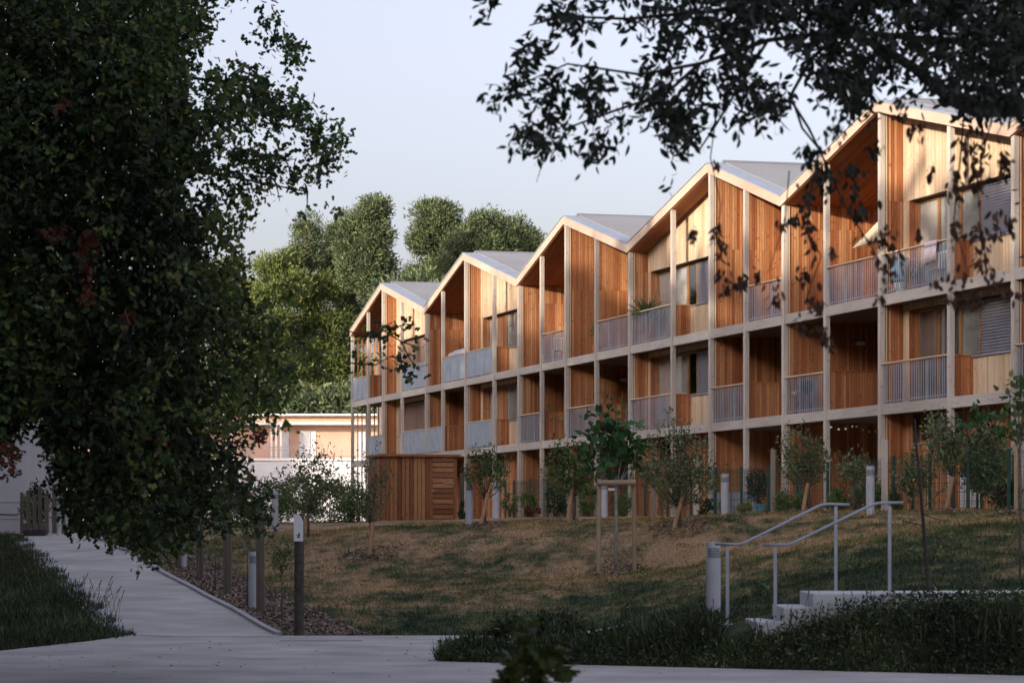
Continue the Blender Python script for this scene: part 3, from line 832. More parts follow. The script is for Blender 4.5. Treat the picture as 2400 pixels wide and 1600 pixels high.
def bush(name, loc, rx, ry, rz, n, size, mat, label, cat='shrub', tm=ELL, parent_stem=True, group=None, up=.0):
    r = empty(name, loc, label, cat, group)
    mb = MB()
    for k in range(7):
        a = random.uniform(0, 6.28); e = Vector((math.cos(a)*rx*.6, math.sin(a)*ry*.6, rz*random.uniform(1.0, 1.7)))
        mb.tube([(0, 0, -.05), e*.45 + Vector((0, 0, .05)), e], [.018, .012, .004], 5)
    mb.build('stems', m_bark, r)
    nc = max(5, int(n/38)); cc = sphere_pts(nc, rx*.8, ry*.8, rz*.82, .5) + np.array([0, 0, rz])
    k = rng.integers(0, nc, n); C = cc[k] + rng.normal(size=(n, 3))*np.array([rx, ry, rz])*.17
    C[:, 2] = np.maximum(C[:, 2], .02)
    D = C - np.array([0, 0, rz*.4]); D /= np.linalg.norm(D, axis=1)[:, None]+1e-6; D[:, 2] += up
    leaves('foliage', C, rng.uniform(.7, 1.2, n)*size, tm, mat, D=D, spread=.8, parent=r)
    return r
def pbush(name, x, ybase, Y, wpx, hpx, n, size, mat, label, **kw):
    p = P(x, ybase, Y); ppm = F/Y
    return bush(name, p, wpx/2/ppm, wpx/2/ppm, hpx/2/ppm, n, size, mat, label, **kw)
# balcony plants
r = bush('balcony_plant', bw(bx(1045, .4), .42, L1+.55), .28, .25, .40, 260, .09, l_shrub, 'leafy green pot plant on the middle floor balcony above the shed', 'potted plant'); 
pp = pot(r, .12, .17, .3, m_terra); pp.location.z = -.55; 
mb = MB(); mb.tube([(0, 0, -.3), (0, 0, .1)], .02); mb.build('stem', m_bark, r)
r = bush('balcony_grass_plant', bw(bx(1290, .4), .42, L1+.5), .35, .25, .35, 60, .35, l_yucca, 'thin bladed plant on the middle floor balcony of the middle gable', 'potted plant', tm=BLADE)
pp = pot(r, .12, .17, .3, m_terra); pp.location.z = -.5
mb = MB(); mb.tube([(0, 0, -.25), (0, 0, .1)], .02); mb.build('stem', m_bark, r)
r = bush('railing_plant', bw(bx(1403, .4), .35, L2+.55), .3, .2, .35, 160, .07, l_apple, 'small leafy plant at the left end of the top balcony beside the central pale post', 'potted plant')
pp = pot(r, .12, .17, .3, m_terra); pp.location.z = -.55
mb = MB(); mb.tube([(0, 0, -.3), (0, 0, .1)], .02); mb.build('stem', m_bark, r)
for (p_, m_, lb) in ((2098, m_terra, 'terracotta flower pot'), (2112, m_white, 'small white flower pot'), (2145, m_terra, 'wide terracotta pot')):
    r = empty('flower_pot', bw(bx(p_, .25), .22, L2), lb+' at the foot of the top right balcony railing', 'flower pot')
    pot(r, .1, .15, .26, m_)
    n = 60; leaves('foliage', sphere_pts(n, .14, .14, .12)+np.array([0, 0, .36]), .06, ELL, l_shrub, parent=r)
# cover over something on balcony 5-6
mb = MB(); xa, xb = px_[5]+.3, px_[6]-.15; n = 16; g = []
for j, (y, z) in enumerate(((.2, .75), (.22, 1.12), (.45, 1.2), (.75, 1.15), (.8, .7))):
    for k in range(n+1): g.append((xa+(xb-xa)*k/n, y+.02*math.sin(k*2.1), L2+z + (.10*math.sin(k/n*3.1+.6)+.03*math.sin(k*1.7)+.06*k/n if 0 < j < 4 else 0)))
f = [(j*(n+1)+k, j*(n+1)+k+1, (j+1)*(n+1)+k+1, (j+1)*(n+1)+k) for j in range(4) for k in range(n)]
mb.add(g, f); o = mb.build('cloth_cover', m_sheet, smooth=True, label='grey blue cloth airing above a top balcony railing of the second gable from left', cat='cloth')
o.location = BW.location; o.rotation_euler = BW.rotation_euler; sm = o.modifiers.new('t', 'SOLIDIFY'); sm.thickness = .02
# middle floor balcony 16-17 : barbecue, table
r = empty('barbecue', bw(bx(1893, .5), .45, L1), 'black kettle barbecue behind the middle floor railing bars', 'barbecue', rz=TH)
mb = MB(); mb.lathe([(.05, .55), (.2, .62), (.25, .75), (.25, .78), (.2, .9), (.06, .95)], k=16); mb.build('kettle', m_black, r)
for k in range(3):
    a = k*2.09; mb = MB(); mb.tube([(.15*math.cos(a), .15*math.sin(a), .62), (.28*math.cos(a), .28*math.sin(a), 0)], .015); mb.build('leg', m_black, r)
r = empty('plant_stand', bw(bx(1868, .4), .35, L1), 'small plant stand with white bowls on the middle floor balcony', 'plant stand', rz=TH)
for (x, z, rr) in ((0, .55, .13), (-.22, .62, .07), (-.12, .38, .1)):
    mb = MB(); mb.lathe([(rr*.4, z), (rr, z+.08), (rr, z+.1), (rr*.9, z+.1)], (x, 0, 0), 12); mb.build('bowl', m_white, r)
mb = MB(); mb.tube([(0, 0, 0), (0, 0, .55)], .02); mb.tube([(-.22, 0, 0), (-.22, 0, .62)], .015); mb.tube([(-.12, 0, 0), (-.12, 0, .38)], .015); mb.build('stand', m_black, r)
# string of bulbs under the ground floor ceiling
r = empty('bulb_string', bw(px_[17]+1, 1.2, L1-.6), 'string of round white bulbs under the dark ground floor loggia ceiling', 'string lights')
prevp = None
for (x, y) in ((1948, 1001), (1966, 1006), (1982, 1005), (1998, 999), (2008, 999), (2023, 1007), (2037, 1011), (2052, 1010)):
    w = at_b(x, y, px_[17]+1.2) - r.location
    mb = MB(); mb.lathe([(.008, .03), (.028, .02), (.036, 0), (.028, -.02), (.008, -.03)], tuple(w), 10); mb.build('bulb', m_white, r, smooth=True)
    c = MB(); q = w+Vector((0, 0, .04)); c.tube([q-Vector((0, 0, .01)), q+Vector((0, 0, .02))], .008, 5)
    if prevp: c.tube([prevp+Vector((0, 0, .02)), (prevp+q)/2, q+Vector((0, 0, .02))], .003, 4)
    prevp = q; c.build('cable', m_black, r)

# ------------------------------------------------------------------ shed
sc0 = P(895, 1220, 98); SH = empty('garden_shed', (sc0.x, sc0.y, 1.94), 'brown timber garden shed with plank door standing left of the building', 'shed', rz=TH)
# local: x towards camera, y into building; front face at x=0
sw, sd_, hh = 2.66, 1.96, 2.22
mb = MB(); clad(mb, 'y', 0.0, 0, sw-.98, .02, hh, .135, .018, .03); mb.build('front_boards', m_shed, SH)
for k in range(14):
    x = -sd_ + .07 + k*.138; mb = MB(); mb.box(x, x+.085, -.03, 0.0, .02, hh); mb.build('side_slat', m_shed, SH)
mb = MB(); mb.box(-sd_, -.05, .04, .06, .02, hh); mb.box(-sd_, -sd_+.04, 0, sw, .02, hh); mb.box(-sd_, -.05, sw-.05, sw, .02, hh); mb.build('wall', m_shed, SH)
mb = MB(); mb.box(-.02, .03, sw-.98, sw-.86, .02, hh); mb.box(-.02, .03, sw-.12, sw, .02, hh); mb.box(-.02, .028, sw-.86, sw-.12, hh-.16, hh); mb.build('door_frame', m_shed, SH)
dr = MB(); dr.box(-.05, -.03, sw-.86, sw-.12, .05, hh-.17); dr = dr.build('door', m_framed, SH)
z = .06
for k in range(11):
    h_ = .178; mb = MB(); o = .012*(k % 3); mb.box(-.028, .0+o, sw-.855, sw-.125, z, z+h_-.03); mb.build('door_plank', m_shed, dr); z += h_+.003
mb = MB(); mb.box(.03, .04, sw-.5, sw-.08, 1.28, 1.32); mb.build('hinge', m_galv, dr)
mb = MB(); mb.box(.03, .05, sw-.92, sw-.78, 1.02, 1.06); mb.build('latch', m_galv, dr)
mb = MB(); mb.hexa([(-sd_-.1,-.12,hh+.0),(.14,-.12,hh+.0),(.14,sw+.1,hh+.0),(-sd_-.1,sw+.1,hh+.0),(-sd_-.1,-.12,hh+.06),(.14,-.12,hh+.08),(.14,sw+.1,hh+.08),(-sd_-.1,sw+.1,hh+.06)]); mb.build('roof', m_shed, SH)

# ------------------------------------------------------------------ fence
KF = 177500.0
def fpt(q):
    x = 1e6/q + XV; Yd = KF/(x-XV); return Vector(((x-1200)/F*Yd, Yd, 0))
FN = empty('mesh_fence', fpt(420), 'dark green welded mesh fence with square posts in front of the ground floor', 'fence'); FN.location.z = 0
fl = FN.location
posts = [fpt(318 + 10.66*k) for k in range(21)]
for k, p in enumerate(posts):
    z0 = g1(p.x, p.y); mb = MB(); q = p-fl
    mb.box(q.x-.035, q.x+.035, q.y-.035, q.y+.035, z0-.1, z0+1.28); mb.build('fence_post', m_green, FN)
    if k < len(posts)-1:
        p2 = posts[k+1]; d = (p2-p); L_ = d.length; d.normalize(); nrm = Vector((-d.y, d.x, 0)); z1 = g1(p2.x, p2.y)
        mb = MB(); nv = int(L_/.085)
        def bar(a, b, r):
            ax = (b-a); s = nrm*r; t = (Vector((0, 0, 1)) if abs(ax.normalized().z) < .7 else d)*r
            mb.hexa([tuple(a-s-t), tuple(a+s-t), tuple(a+s+t), tuple(a-s+t), tuple(b-s-t), tuple(b+s-t), tuple(b+s+t), tuple(b-s+t)])
        for j in range(1, nv):
            f_ = j/nv; a = q+d*(L_*f_); zz = z0+(z1-z0)*f_
            bar(Vector((a.x, a.y, zz+.03)), Vector((a.x, a.y, zz+1.25)), .0028)
        for hz_ in (.05, .16, .22, .42, .62, .82, .92, 1.12, 1.18, 1.22):
            a = q; b = p2-fl; bar(Vector((a.x, a.y, z0+hz_)), Vector((b.x, b.y, z1+hz_)), .0035)
        mb.build('mesh_panel', m_green, FN)
# short cross fences back to the building
for (p_, nm) in ((1995, 'right of the dark loggia'), (2124, 'beside the boarded ground floor wall'), (1662, 'behind the dense apple tree'), (1174, 'behind the second lamp bollard from left')):
    q = 1e6/(p_-XV); a = fpt(q); b = a + Vector((EY[0], EY[1], 0))*2.6
    r = empty('cross_fence', a, 'short green mesh fence running back to the building %s' % nm, 'fence', 'cross fences between the gardens')
    z0 = g1(a.x, a.y)
    for t in (0.06, 1):
        mb = MB(); w = (b-a)*t; mb.box(w.x-.03, w.x+.03, w.y-.03, w.y+.03, z0-.1, z0+1.3); mb.build('fence_post', m_green, r)
    mb = MB(); w = b-a
    for j in range(1, 26):
        c = w*(j/26); mb.box(c.x-.003, c.x+.003, c.y-.003, c.y+.003, z0+.02, z0+1.22)
    for hz_ in (.05, .25, .45, .65, .85, 1.05, 1.15, 1.2):
        mb.hexa([(0, -.003, z0+hz_), (w.x, w.y-.003, z0+hz_), (w.x, w.y+.003, z0+hz_), (0, .003, z0+hz_), (0, -.003, z0+hz_+.007), (w.x, w.y-.003, z0+hz_+.007), (w.x, w.y+.003, z0+hz_+.007), (0, .003, z0+hz_+.007)])
    mb.build('mesh_panel', m_green, r)

# timber posts standing in front of the fence
for (x, yb, yt, Yd, w, mt, lb) in ((2074, 1200, 1028, 63.5, 15, m_post, 'tall weathered square timber post right of the lamp bollard near the handrails'),
      (1813, 1206, 1052, 70, 12, m_old, 'grey split timber post beside the potted oleander'),
      (1632, 1208, 1068, 75.5, 12, m_post, 'pale grey timber post behind the dense apple tree'),
      (1531, 1211, 1074, 79.5, 12, m_old, 'timber post between the broad leaved tree and the dense apple tree'),
      (1278, 1213, 1093, 92, 9.5, m_old, 'slim grey timber post left of the loose light green tree'),
      (1168, 1213, 1102, 98, 10, m_old, 'grey timber post right behind the second lamp bollard from left'),
      (1083, 1213, 1109, 100, 8, m_old, 'grey timber post beside the shed door'),
      (1356, 1212, 1150, 86, 8, m_old, 'short timber post behind the loose light green tree'),
      (2382, 1222, 1046, 58, 9, m_round, 'thin round timber stake at the right edge of the lawn'),
      (2396, 1200, 1002, 62, 14, m_post, 'square timber post at the far right edge')):
    p = P(x, yb, Yd); h = (yb-yt)/F*Yd; w2 = w/F*Yd/2
    mb = MB(); mb.hexa([(-w2,-w2,-.1),(w2,-w2,-.1),(w2,w2,-.1),(-w2,w2,-.1),(-w2*.97,-w2,h),(w2,-w2*.95,h-.02),(w2,w2,h-.02),(-w2,w2,h)])
    o = mb.build('timber_post', mt, label=lb, cat='post', group='timber posts along the fence'); o.location = p; o.rotation_euler = (0, 0, random.uniform(-.4, .0))

# ------------------------------------------------------------------ lamp bollards
def bollard_parts(r, h=1.0, rad=.092, thin=False):
    mb = MB(); mb.lathe([(rad, -.1), (rad, h*.80)], k=20); mb.build('column', m_lamp, r, smooth=False)
    mb = MB(); mb.lathe([(rad*.78, h*.80+.001), (rad*.78, h*.925)], k=16); mb.build('lamp_core', m_lampd, r)
    for k in range(6):
        z = h*.808+k*.0205; m2 = MB(); m2.lathe([(rad*.80, z+.004), (rad, z), (rad, z+.007), (rad*.80, z+.012)], k=20); m2.build('louvre', m_lamp, r)
    mb = MB(); mb.lathe([(rad, h*.927), (rad, h*.995), (rad*.97, h)], k=20); mb.build('cap', m_lamp, r)
B0 = None
for (x, yb, Yd, lb, hs_) in ((1672, 1455, 36, 'large lamp bollard in the near foreground beside the handrails', 1),
        (1100, 1229, 66.7, 'lamp bollard just right of the shed door', 1), (1164, 1214, 82, 'lamp bollard half hidden by the small tree right of the shed', 1),
        (1417, 1216, 77, 'lamp bollard partly hidden by the crossbar of the staked tree', 1), (1699, 1211, 66, 'lamp bollard in front of the green fence left of the potted oleander', 1),
        (2040, 1204, 59.5, 'tallest looking lamp bollard at the fence right of the handrail ends', 1),
        (592.5, 1428, 49, 'slim lamp bollard next to the thick wooden post by the path', .8), (430, 1337, 61.5, 'lamp bollard in the mulch under the oak leaves', .8),
        (310, 1284, 73, 'lamp bollard far up the path mostly hidden by oak leaves', .8), (645, 1240, 75, 'pale lamp bollard left of the marker post on the far lawn', .9),
        (138.5, 1251, 80, 'left one of two lamp bollards at the far end of the path', .75), (157, 1251, 81, 'right one of two lamp bollards at the far end of the path', .7)):
    p = P(x, yb, Yd)
    if B0 is None:
        B0 = empty('lamp_bollard', p, lb, 'bollard', 'grey lamp bollards'); bollard_parts(B0)
    else:
        r = B0.copy(); COL.objects.link(r); r.location = p; r['label'] = lb; r.scale = (hs_, hs_, 1)
        for ch in list(B0.children):
            c = ch.copy(); COL.objects.link(c); c.parent = r

# ------------------------------------------------------------------ posts in the mulch along the path
for (x, yb, yt, w, lb) in ((610.5, 1435, 1195, 19, 'thick weathered wooden post beside the slim lamp bollard'), (533.5, 1396, 1205, 19, 'weathered wooden post standing alone in the mulch strip'),
      (468.5, 1360, 1190, 15, 'wooden post in the mulch with oak leaves over its top half'), (417, 1338, 1190, 14, 'wooden post directly left of a lamp bollard in the mulch'),
      (365, 1314, 1190, 12, 'wooden post far up the mulch strip in the shade'), (660, 0, 0, 0, '')):
    if w == 0: continue
    Yd = 21961/(yb-1243+262.7); p = P(x, yb, Yd); p.z = g1(p.x, p.y); h = (yb-yt)/F*Yd; w2 = w/F*Yd/2
    mb = MB(); k = 4
    for s in range(k):                       # split faces, slightly uneven
        x0_ = -w2+2*w2*s/k; x1_ = x0_+2*w2/k-.003; dz = random.uniform(-.03, .02); dy = random.uniform(-.01, .01)
        mb.hexa([(x0_,-w2+dy,-.15),(x1_,-w2+dy,-.15),(x1_,w2,-.15),(x0_,w2,-.15),(x0_,-w2+dy,h+dz),(x1_,-w2+dy,h+dz-.01),(x1_,w2,h+dz),(x0_,w2,h+dz)])
    o = mb.build('wooden_post', m_older, label=lb, cat='post', group='wooden posts in the mulch strip'); o.location = p
# marker post with panel
p = P(701, 1488, 43.2); p.z = 0.01
r = empty('marker_post', p, 'dark round marker post with a white pointed panel at the corner of the lawn', 'marker post')
mb = MB(); mb.lathe([(.073, -.1), (.073, 1.80), (.05, 1.85)], k=14); mb.build('post', plain('dark stained post', (.075, .06, .05), .8, 0, .3, 12, .4), r)
mb = MB(); mb.add([(-.075,-.08,1.43),(.068,-.08,1.43),(.068,-.08,1.73),(.035,-.08,1.80),(.0,-.08,1.84),(-.075,-.08,1.84),(-.075,-.072,1.43),(.068,-.072,1.43),(.068,-.072,1.73),(.035,-.072,1.80),(.0,-.072,1.84),(-.075,-.072,1.84)],
   [(0,1,2,3,4,5),(11,10,9,8,7,6),(0,6,7,1),(1,7,8,2),(2,8,9,3),(3,9,10,4),(4,10,11,5),(5,11,6,0)]); pn = mb.build('panel', m_white, r)
mb = MB()
for k in range(26):
    a = random.uniform(0, 6.28); rr = random.uniform(0, .035); x = .0+rr*math.cos(a); z = 1.515+rr*math.sin(a)*1.2; s = random.uniform(.004, .011)
    mb.add([(x-s, -.0815, z-s), (x+s, -.0815, z-s*.6), (x+s*.7, -.0815, z+s), (x-s*.8, -.0815, z+s*.9)], [(0, 1, 2, 3)])
mb.build('printed_emblem', m_black, pn)

# ------------------------------------------------------------------ steps and handrails
ST = empty('concrete_steps', (3.5, 33.4, 0), 'pale concrete steps climbing right into the long grass', 'steps')
for (xa, xb, zt_, ya, yb) in ((2.86-3.5, .0, .53, .05, 1.5), (3.19-3.5, .34, .70, .03, 1.5), (3.53-3.5, .9, .865, .0, 1.5)):
    mb = MB(); mb.box(xa, xb, ya, yb, .1, zt_); o = mb.build('step', m_step, ST)
    bv = o.modifiers.new('b', 'BEVEL'); bv.width = .015; bv.segments = 2
sheet('landing_path', [(x, 33.55, x, 35.0) for x in np.linspace(4.42, 14, 20)], m_step, .0, 5, kind='structure')
ob = bpy.data.objects['landing_path']
co = np.empty(len(ob.data.vertices)*3, dtype=np.float32); ob.data.vertices.foreach_get('co', co); co = co.reshape(-1, 3); co[:, 2] = .862 + (co[:, 0]-4.4)*.004; ob.data.vertices.foreach_set('co', co.ravel()); ob.data.update()
mb = MB(); mb.box(4.41, 14, 33.56, 34.99, .2, .85); mb.build('landing_base', m_step, kind='structure')
for (pts, Yd, posts_, lb) in (([(1676, 1274), (1738, 1275), (1929, 1180), (1991, 1182)], 34.75, ((1705, 1275, 1462), (1959, 1180, 1386)), 'rear galvanised handrail of the concrete steps'),
                             ([(1787, 1276), (1850, 1276), (2052, 1178), (2117, 1177)], 33.7, ((1817, 1276, 1458), (2085, 1178, 1393)), 'front galvanised handrail of the concrete steps')):
    w = [P(x, y, Yd) for x, y in pts]; b = P(posts_[0][0], posts_[0][2], Yd)
    r = empty('handrail', b, lb, 'handrail', 'handrails of the steps')
    # rounded bends
    path = [w[0]-b]
    for i in (1, 2):
        a_, c_, e_ = w[i-1], w[i], w[i+1]
        p0 = c_ + (a_-c_).normalized()*.07; p2 = c_ + (e_-c_).normalized()*.07
        for t in (0, .33, .66, 1): path.append(((p0*(1-t)*(1-t) + c_*2*t*(1-t) + p2*t*t))-b)
    path.append(w[3]-b)
    mb = MB(); mb.tube(path, .018, 10); mb.build('rail', m_galv, r, smooth=True)
    for (x, yt, yb) in posts_:
        q0 = P(x, yb, Yd)-b; q1 = P(x, yt, Yd)-b; mb = MB(); mb.box(q0.x-.02, q0.x+.02, q0.y-.006, q0.y+.006, q0.z-.08, q1.z-.035); mb.box(q0.x-.005, q0.x+.005, q0.y-.004, q0.y+.004, q1.z-.035, q1.z-.012)
        o = mb.build('rail_post', m_galv, r)
        mb = MB(); mb.box(q0.x-.06, q0.x+.06, q0.y-.05, q0.y+.05, q0.z-.005, q0.z+.008); mb.build('foot_plate', m_galv, o)

# ------------------------------------------------------------------ young trees
def curve(p0, p1, bend, n=5):
    out = []
    for i in range(n+1):
        t = i/n; q = p0.lerp(p1, t) + bend*(4*t*(1-t)); out.append(q)
    return out
def young_tree(name, x, yb, Yd, ytrunk, crown, nb, nleaf, lsize, mat, label, cat='young tree', bark=None, lean=0, tm=ELL, tr=.03, stake=None, droop=.0, fruit=0, cl=.06, start=.15):
    """crown: (x0, x1, ytop) px; branches rise from the trunk top in a vase"""
    p = P(x, yb, Yd); ppm = F/Yd; p.z = min(p.z, g1(p.x, p.y)+.15) if abs(p.z-g1(p.x, p.y)) < .5 else p.z
    r = empty(name, p, label, cat)
    bark = bark or m_bark; nleaf = int(nleaf*.95)
    ht = (yb-ytrunk)/ppm; top = Vector((lean/ppm, 0, ht))
    mb = MB(); mb.tube([(0, 0, -.1), top*.5+Vector((.01, 0, 0)), top], [tr*1.15, tr, tr*.85], 8); mb.build('trunk', bark, r, smooth=True)
    C = []; D = []
    mb = MB()
    x0, x1, yt = crown; zc = (yb-yt)/ppm
    for k in range(nb):
        f = (k+.5)/nb; ex = (x0 + (x1-x0)*f - x)/ppm; u = abs(2*f-1)
        ey = random.uniform(-1, 1)*(x1-x0)/2/ppm*.8
        ez = ht + (zc-ht)*(1-.45*u*u)*random.uniform(.72, 1.0)
        e = Vector((ex, ey, ez)); s = top*random.uniform(.86, 1.0)
        cv = curve(s, e, Vector((ex*.12, ey*.12, -abs(ex)*.18-.02)), 6)
        mb.tube(cv, [tr*.5, tr*.42, tr*.34, tr*.27, tr*.2, tr*.13, .003], 5)
        for j in range(2):                       # side twigs
            i0 = random.randint(2, 4); q = cv[i0]; e2 = q + Vector((random.uniform(-.25, .25), random.uniform(-.25, .25), random.uniform(.15, .4)))*(zc-ht)*.55
            c2 = curve(q, e2, Vector((0, 0, -.02)), 3); mb.tube(c2, [tr*.22, tr*.16, tr*.1, .003], 4)
            m = int(nleaf/nb*.28)
            for _ in range(m):
                t = random.random()*3; i1 = int(t); a = Vector(c2[i1]).lerp(Vector(c2[min(i1+1, 3)]), t-i1); C.append(tuple(a)); D.append((0, 0, .5-droop))
        m = int(nleaf/nb*.44)
        for _ in range(m):
            t = (start+(1-start)*random.random())*6; i1 = min(int(t), 5); a = Vector(cv[i1]).lerp(Vector(cv[i1+1]), t-i1); C.append(tuple(a)); D.append((0, 0, .5-droop))
    mb.build('branches', bark, r, smooth=True)
    C = np.array(C) + rng.normal(size=(len(C), 3))*cl
    leaves('foliage', C, rng.uniform(.7, 1.35, len(C))*lsize*(1.1 if tm is ELL else 1), tm, mat, D=np.array(D), spread=.9, parent=r)
    for k in range(fruit):
        c = C[rng.integers(0, len(C))]; mb = MB(); s = .035
        mb.lathe([(.004, -s), (s*.7, -s*.7), (s, 0), (s*.75, s*.7), (.006, s)], (c[0], c[1]-.05, c[2]-.03), 10); mb.build('apple', m_apple, r, smooth=True)
    if stake:
        (sx0, sy0, sx1, sy1) = stake
        a = P(sx0, sy0, Yd-.25); b = P(sx1, sy1, Yd-.05)
        mb = MB(); mb.tube([a + (a-b)*.06, b], [.05, .045], 10)
        o = mb.build('leaning_stake', m_stake, r); 
        for ob_ in (o,): ob_.matrix_parent_inverse = Matrix.Translation(-p)
    return r
young_tree('young_tree', 868, 1299, 62, 1225, (818, 925, 1012), 11, 900, .06, l_apple, 'slender young tree in front of the shed with low bare side twigs', stake=(866, 1299, 873, 1224), tr=.025, start=.1)
young_tree('young_tree', 722, 1250, 68, 1195, (640, 842, 1018), 13, 1500, .075, l_apple, 'bushy young tree with long upright shoots behind the white panel of the marker post', stake=(710, 1250, 716, 1215), tr=.03, start=.05)
young_tree('young_tree', 1136, 1226, 66.5, 1165, (1082, 1200, 1012), 12, 1000, .07, l_shrub, 'open vase shaped young tree right of the lamp bollard near the shed', stake=(1128, 1226, 1143, 1156), tr=.032, start=.45)
young_tree('young_tree', 1345, 1222, 69, 1160, (1262, 1402, 1000), 13, 1500, .085, l_lime if False else l_shrub, 'loose light green young tree left of the staked tree', stake=(1330, 1224, 1341, 1145), tr=.03, start=.1)
young_tree('young_tree', 1592, 1240, 60.5, 1180, (1480, 1700, 950), 22, 3000, .07, l_apple, 'dense rounded apple tree with a leaning brown stake right of the staked tree', 'apple tree', stake=(1578, 1242, 1601, 1156), tr=.035, start=.05, cl=.07)
young_tree('young_tree', 1896, 1198, 62.5, 1135, (1808, 1950, 985), 14, 1500, .075, l_apple, 'upright young tree with tall leafy shoots above the first handrail', 'apple tree', stake=(1882, 1199, 1893, 1132), tr=.033, start=.25)
young_tree('young_tree', 2000, 1194, 62, 1130, (1948, 2060, 1040), 7, 520, .075, l_apple, 'thin young tree left of the tall lamp bollard at the fence', 'apple tree', tr=.016, start=.15)
young_tree('young_tree', 2232, 1200, 60, 1110, (2158, 2258, 935), 10, 1200, .08, l_apple, 'tall leafy young tree with a thick leaning stake in front of the boarded wall', 'apple tree', stake=(2216, 1202, 2234, 1118), tr=.04, start=.2)
young_tree('young_tree', 2135, 1196, 60.5, 1160, (2085, 2200, 1035), 10, 950, .075, l_apple, 'low apple tree with green apples beside the thin leaning trunk', 'apple tree', tr=.02, start=.05, fruit=4)
young_tree('young_tree', 2300, 1198, 60.5, 1150, (2250, 2375, 985), 18, 3600, .08, l_apple, 'big dense apple tree with yellow fruit at the right end of the fence', 'apple tree', tr=.035, start=.02, cl=.08, fruit=7)
young_tree('young_tree', 2390, 1400, 38, 1010, (2352, 2440, 835), 7, 170, .095, l_shrub, 'very thin young tree at the right edge of the photo', tr=.016, start=.1, tm=BIGL)
young_tree('young_tree', 2290, 1199, 62, 1060, (2240, 2380, 935), 8, 300, .14, l_fig, 'young tree with broad drooping leaves behind the big apple tree', tr=.025, start=.3, tm=BIGL, droop=.8)
young_tree('young_tree', 1443, 1342, 57, 1128, (1345, 1515, 922), 9, 430, .155, l_fig, 'young broad leaved tree with whitish trunk held by a timber stake frame', bark=m_barkl, tr=.033, start=.35, tm=BIGL, droop=.7, cl=.09)
young_tree('sapling', 660, 1456, 46.5, 1330, (625, 700, 1225), 9, 420, .05, l_shrub, 'small leafy sapling in the mulch left of the marker post', tr=.012, start=.0)
young_tree('sapling', 579, 1416, 49.6, 1260, (540, 620, 1180), 7, 260, .05, l_shrub, 'thin sapling in the mulch left of the slim lamp bollard', tr=.012)
young_tree('sapling', 504, 1382, 53.8, 1270, (470, 545, 1200), 6, 220, .05, l_shrub, 'thin sapling between two wooden posts in the mulch', tr=.012)
young_tree('sapling', 393, 1326, 62.3, 1250, (370, 430, 1170), 6, 220, .05, l_shrub, 'sapling furthest up the mulch strip', tr=.012)
# stake frame
r = empty('stake_frame', P(1440, 1342, 56.6), 'timber stake frame with a round crossbar holding the broad leaved tree', 'tree stake')
for (x, yb, yt) in ((1402, 1344, 1122), (1487, 1330, 1122)):
    a = P(x, yb, 56.6)-r.location; b = P(x+(2 if x < 1450 else -2), yt, 56.6)-r.location
    mb = MB(); mb.tube([a-Vector((0, 0, .1)), b], [.045, .045], 12); mb.build('stake', m_round, r, smooth=False)
a = P(1401, 1131, 56.5)-r.location; b = P(1490, 1130, 56.5)-r.location
mb = MB(); mb.tube([a, b], .055, 12); mb.build('crossbar', m_round, r)
mb = MB(); q = P(1434, 1146, 56.5)-r.location; mb.box(q.x-.07, q.x+.06, -.07, -.06, q.z-.025, q.z+.025); mb.build('tree_tie', m_white, r)
# thin leaning dark trunk, right foreground
pb = P(2180, 1425, 34.2); r = empty('leaning_sapling', pb, 'thin dark leaning sapling trunk rising from the long grass on the right', 'sapling')
pts = [Vector((0, 0, -.1))] + [P(x, y, 34.2)-pb for x, y in ((2176, 1380), (2167, 1260), (2157, 1140), (2148, 1050), (2144, 982))]
mb = MB(); mb.tube(pts, [.028, .026, .022, .018, .014, .008], 8); mb.build('trunk', m_barkd, r, smooth=True)
C = []; mb = MB()
for (x, y, dx, dy) in ((2160, 1190, 60, -60), (2164, 1230, -70, -25), (2155, 1120, -45, -55), (2168, 1260, -55, 40), (2160, 1200, 70, 20), (2170, 1290, 60, -50)):
    a = P(x, y, 34.2)-pb; e = P(x+dx, y+dy, 34.2+random.uniform(-.3, .3))-pb; cv = curve(a, e, Vector((0, 0, -.03)), 4); mb.tube(cv, [.007, .006, .005, .004, .002], 5)
    for _ in range(26):
        t = random.uniform(.8, 4); i1 = min(int(t), 3); C.append(tuple(Vector(cv[i1]).lerp(Vector(cv[i1+1]), t-i1)))
mb.build('twigs', m_barkd, r); C = np.array(C)+rng.normal(size=(len(C), 3))*.03
leaves('foliage', C, rng.uniform(.03, .055, len(C)), ELL, l_shrub, parent=r)

# mulch rings round the young trees
for (x, y, Yd, w) in ((868, 1303, 62, 150), (1136, 1231, 66.5, 110), (1345, 1229, 69, 120), (1443, 1350, 57, 130), (1592, 1247, 60.5, 150), (1896, 1204, 62.5, 110), (2232, 1206, 60, 130), (2370, 1240, 56, 90)):
    p = P(x, y, Yd); n = 480; R = w/2/F*Yd; a = rng.uniform(0, 6.28, n); rr = np.sqrt(rng.random(n))*R
    X = p.x+rr*np.cos(a); Y = p.y+rr*np.sin(a)*2.2
    zc = gz(X, Y); zc = zc + .05*(1-(rr/R)**2)
    leaves('mulch_ring', np.c_[X, Y, zc+.012], rng.uniform(.04, .10, n), CHIP, m_chip, D=np.c_[rng.normal(size=(n, 2)), rng.normal(size=n)*.3], spread=.05, flat=.6, kind='stuff')

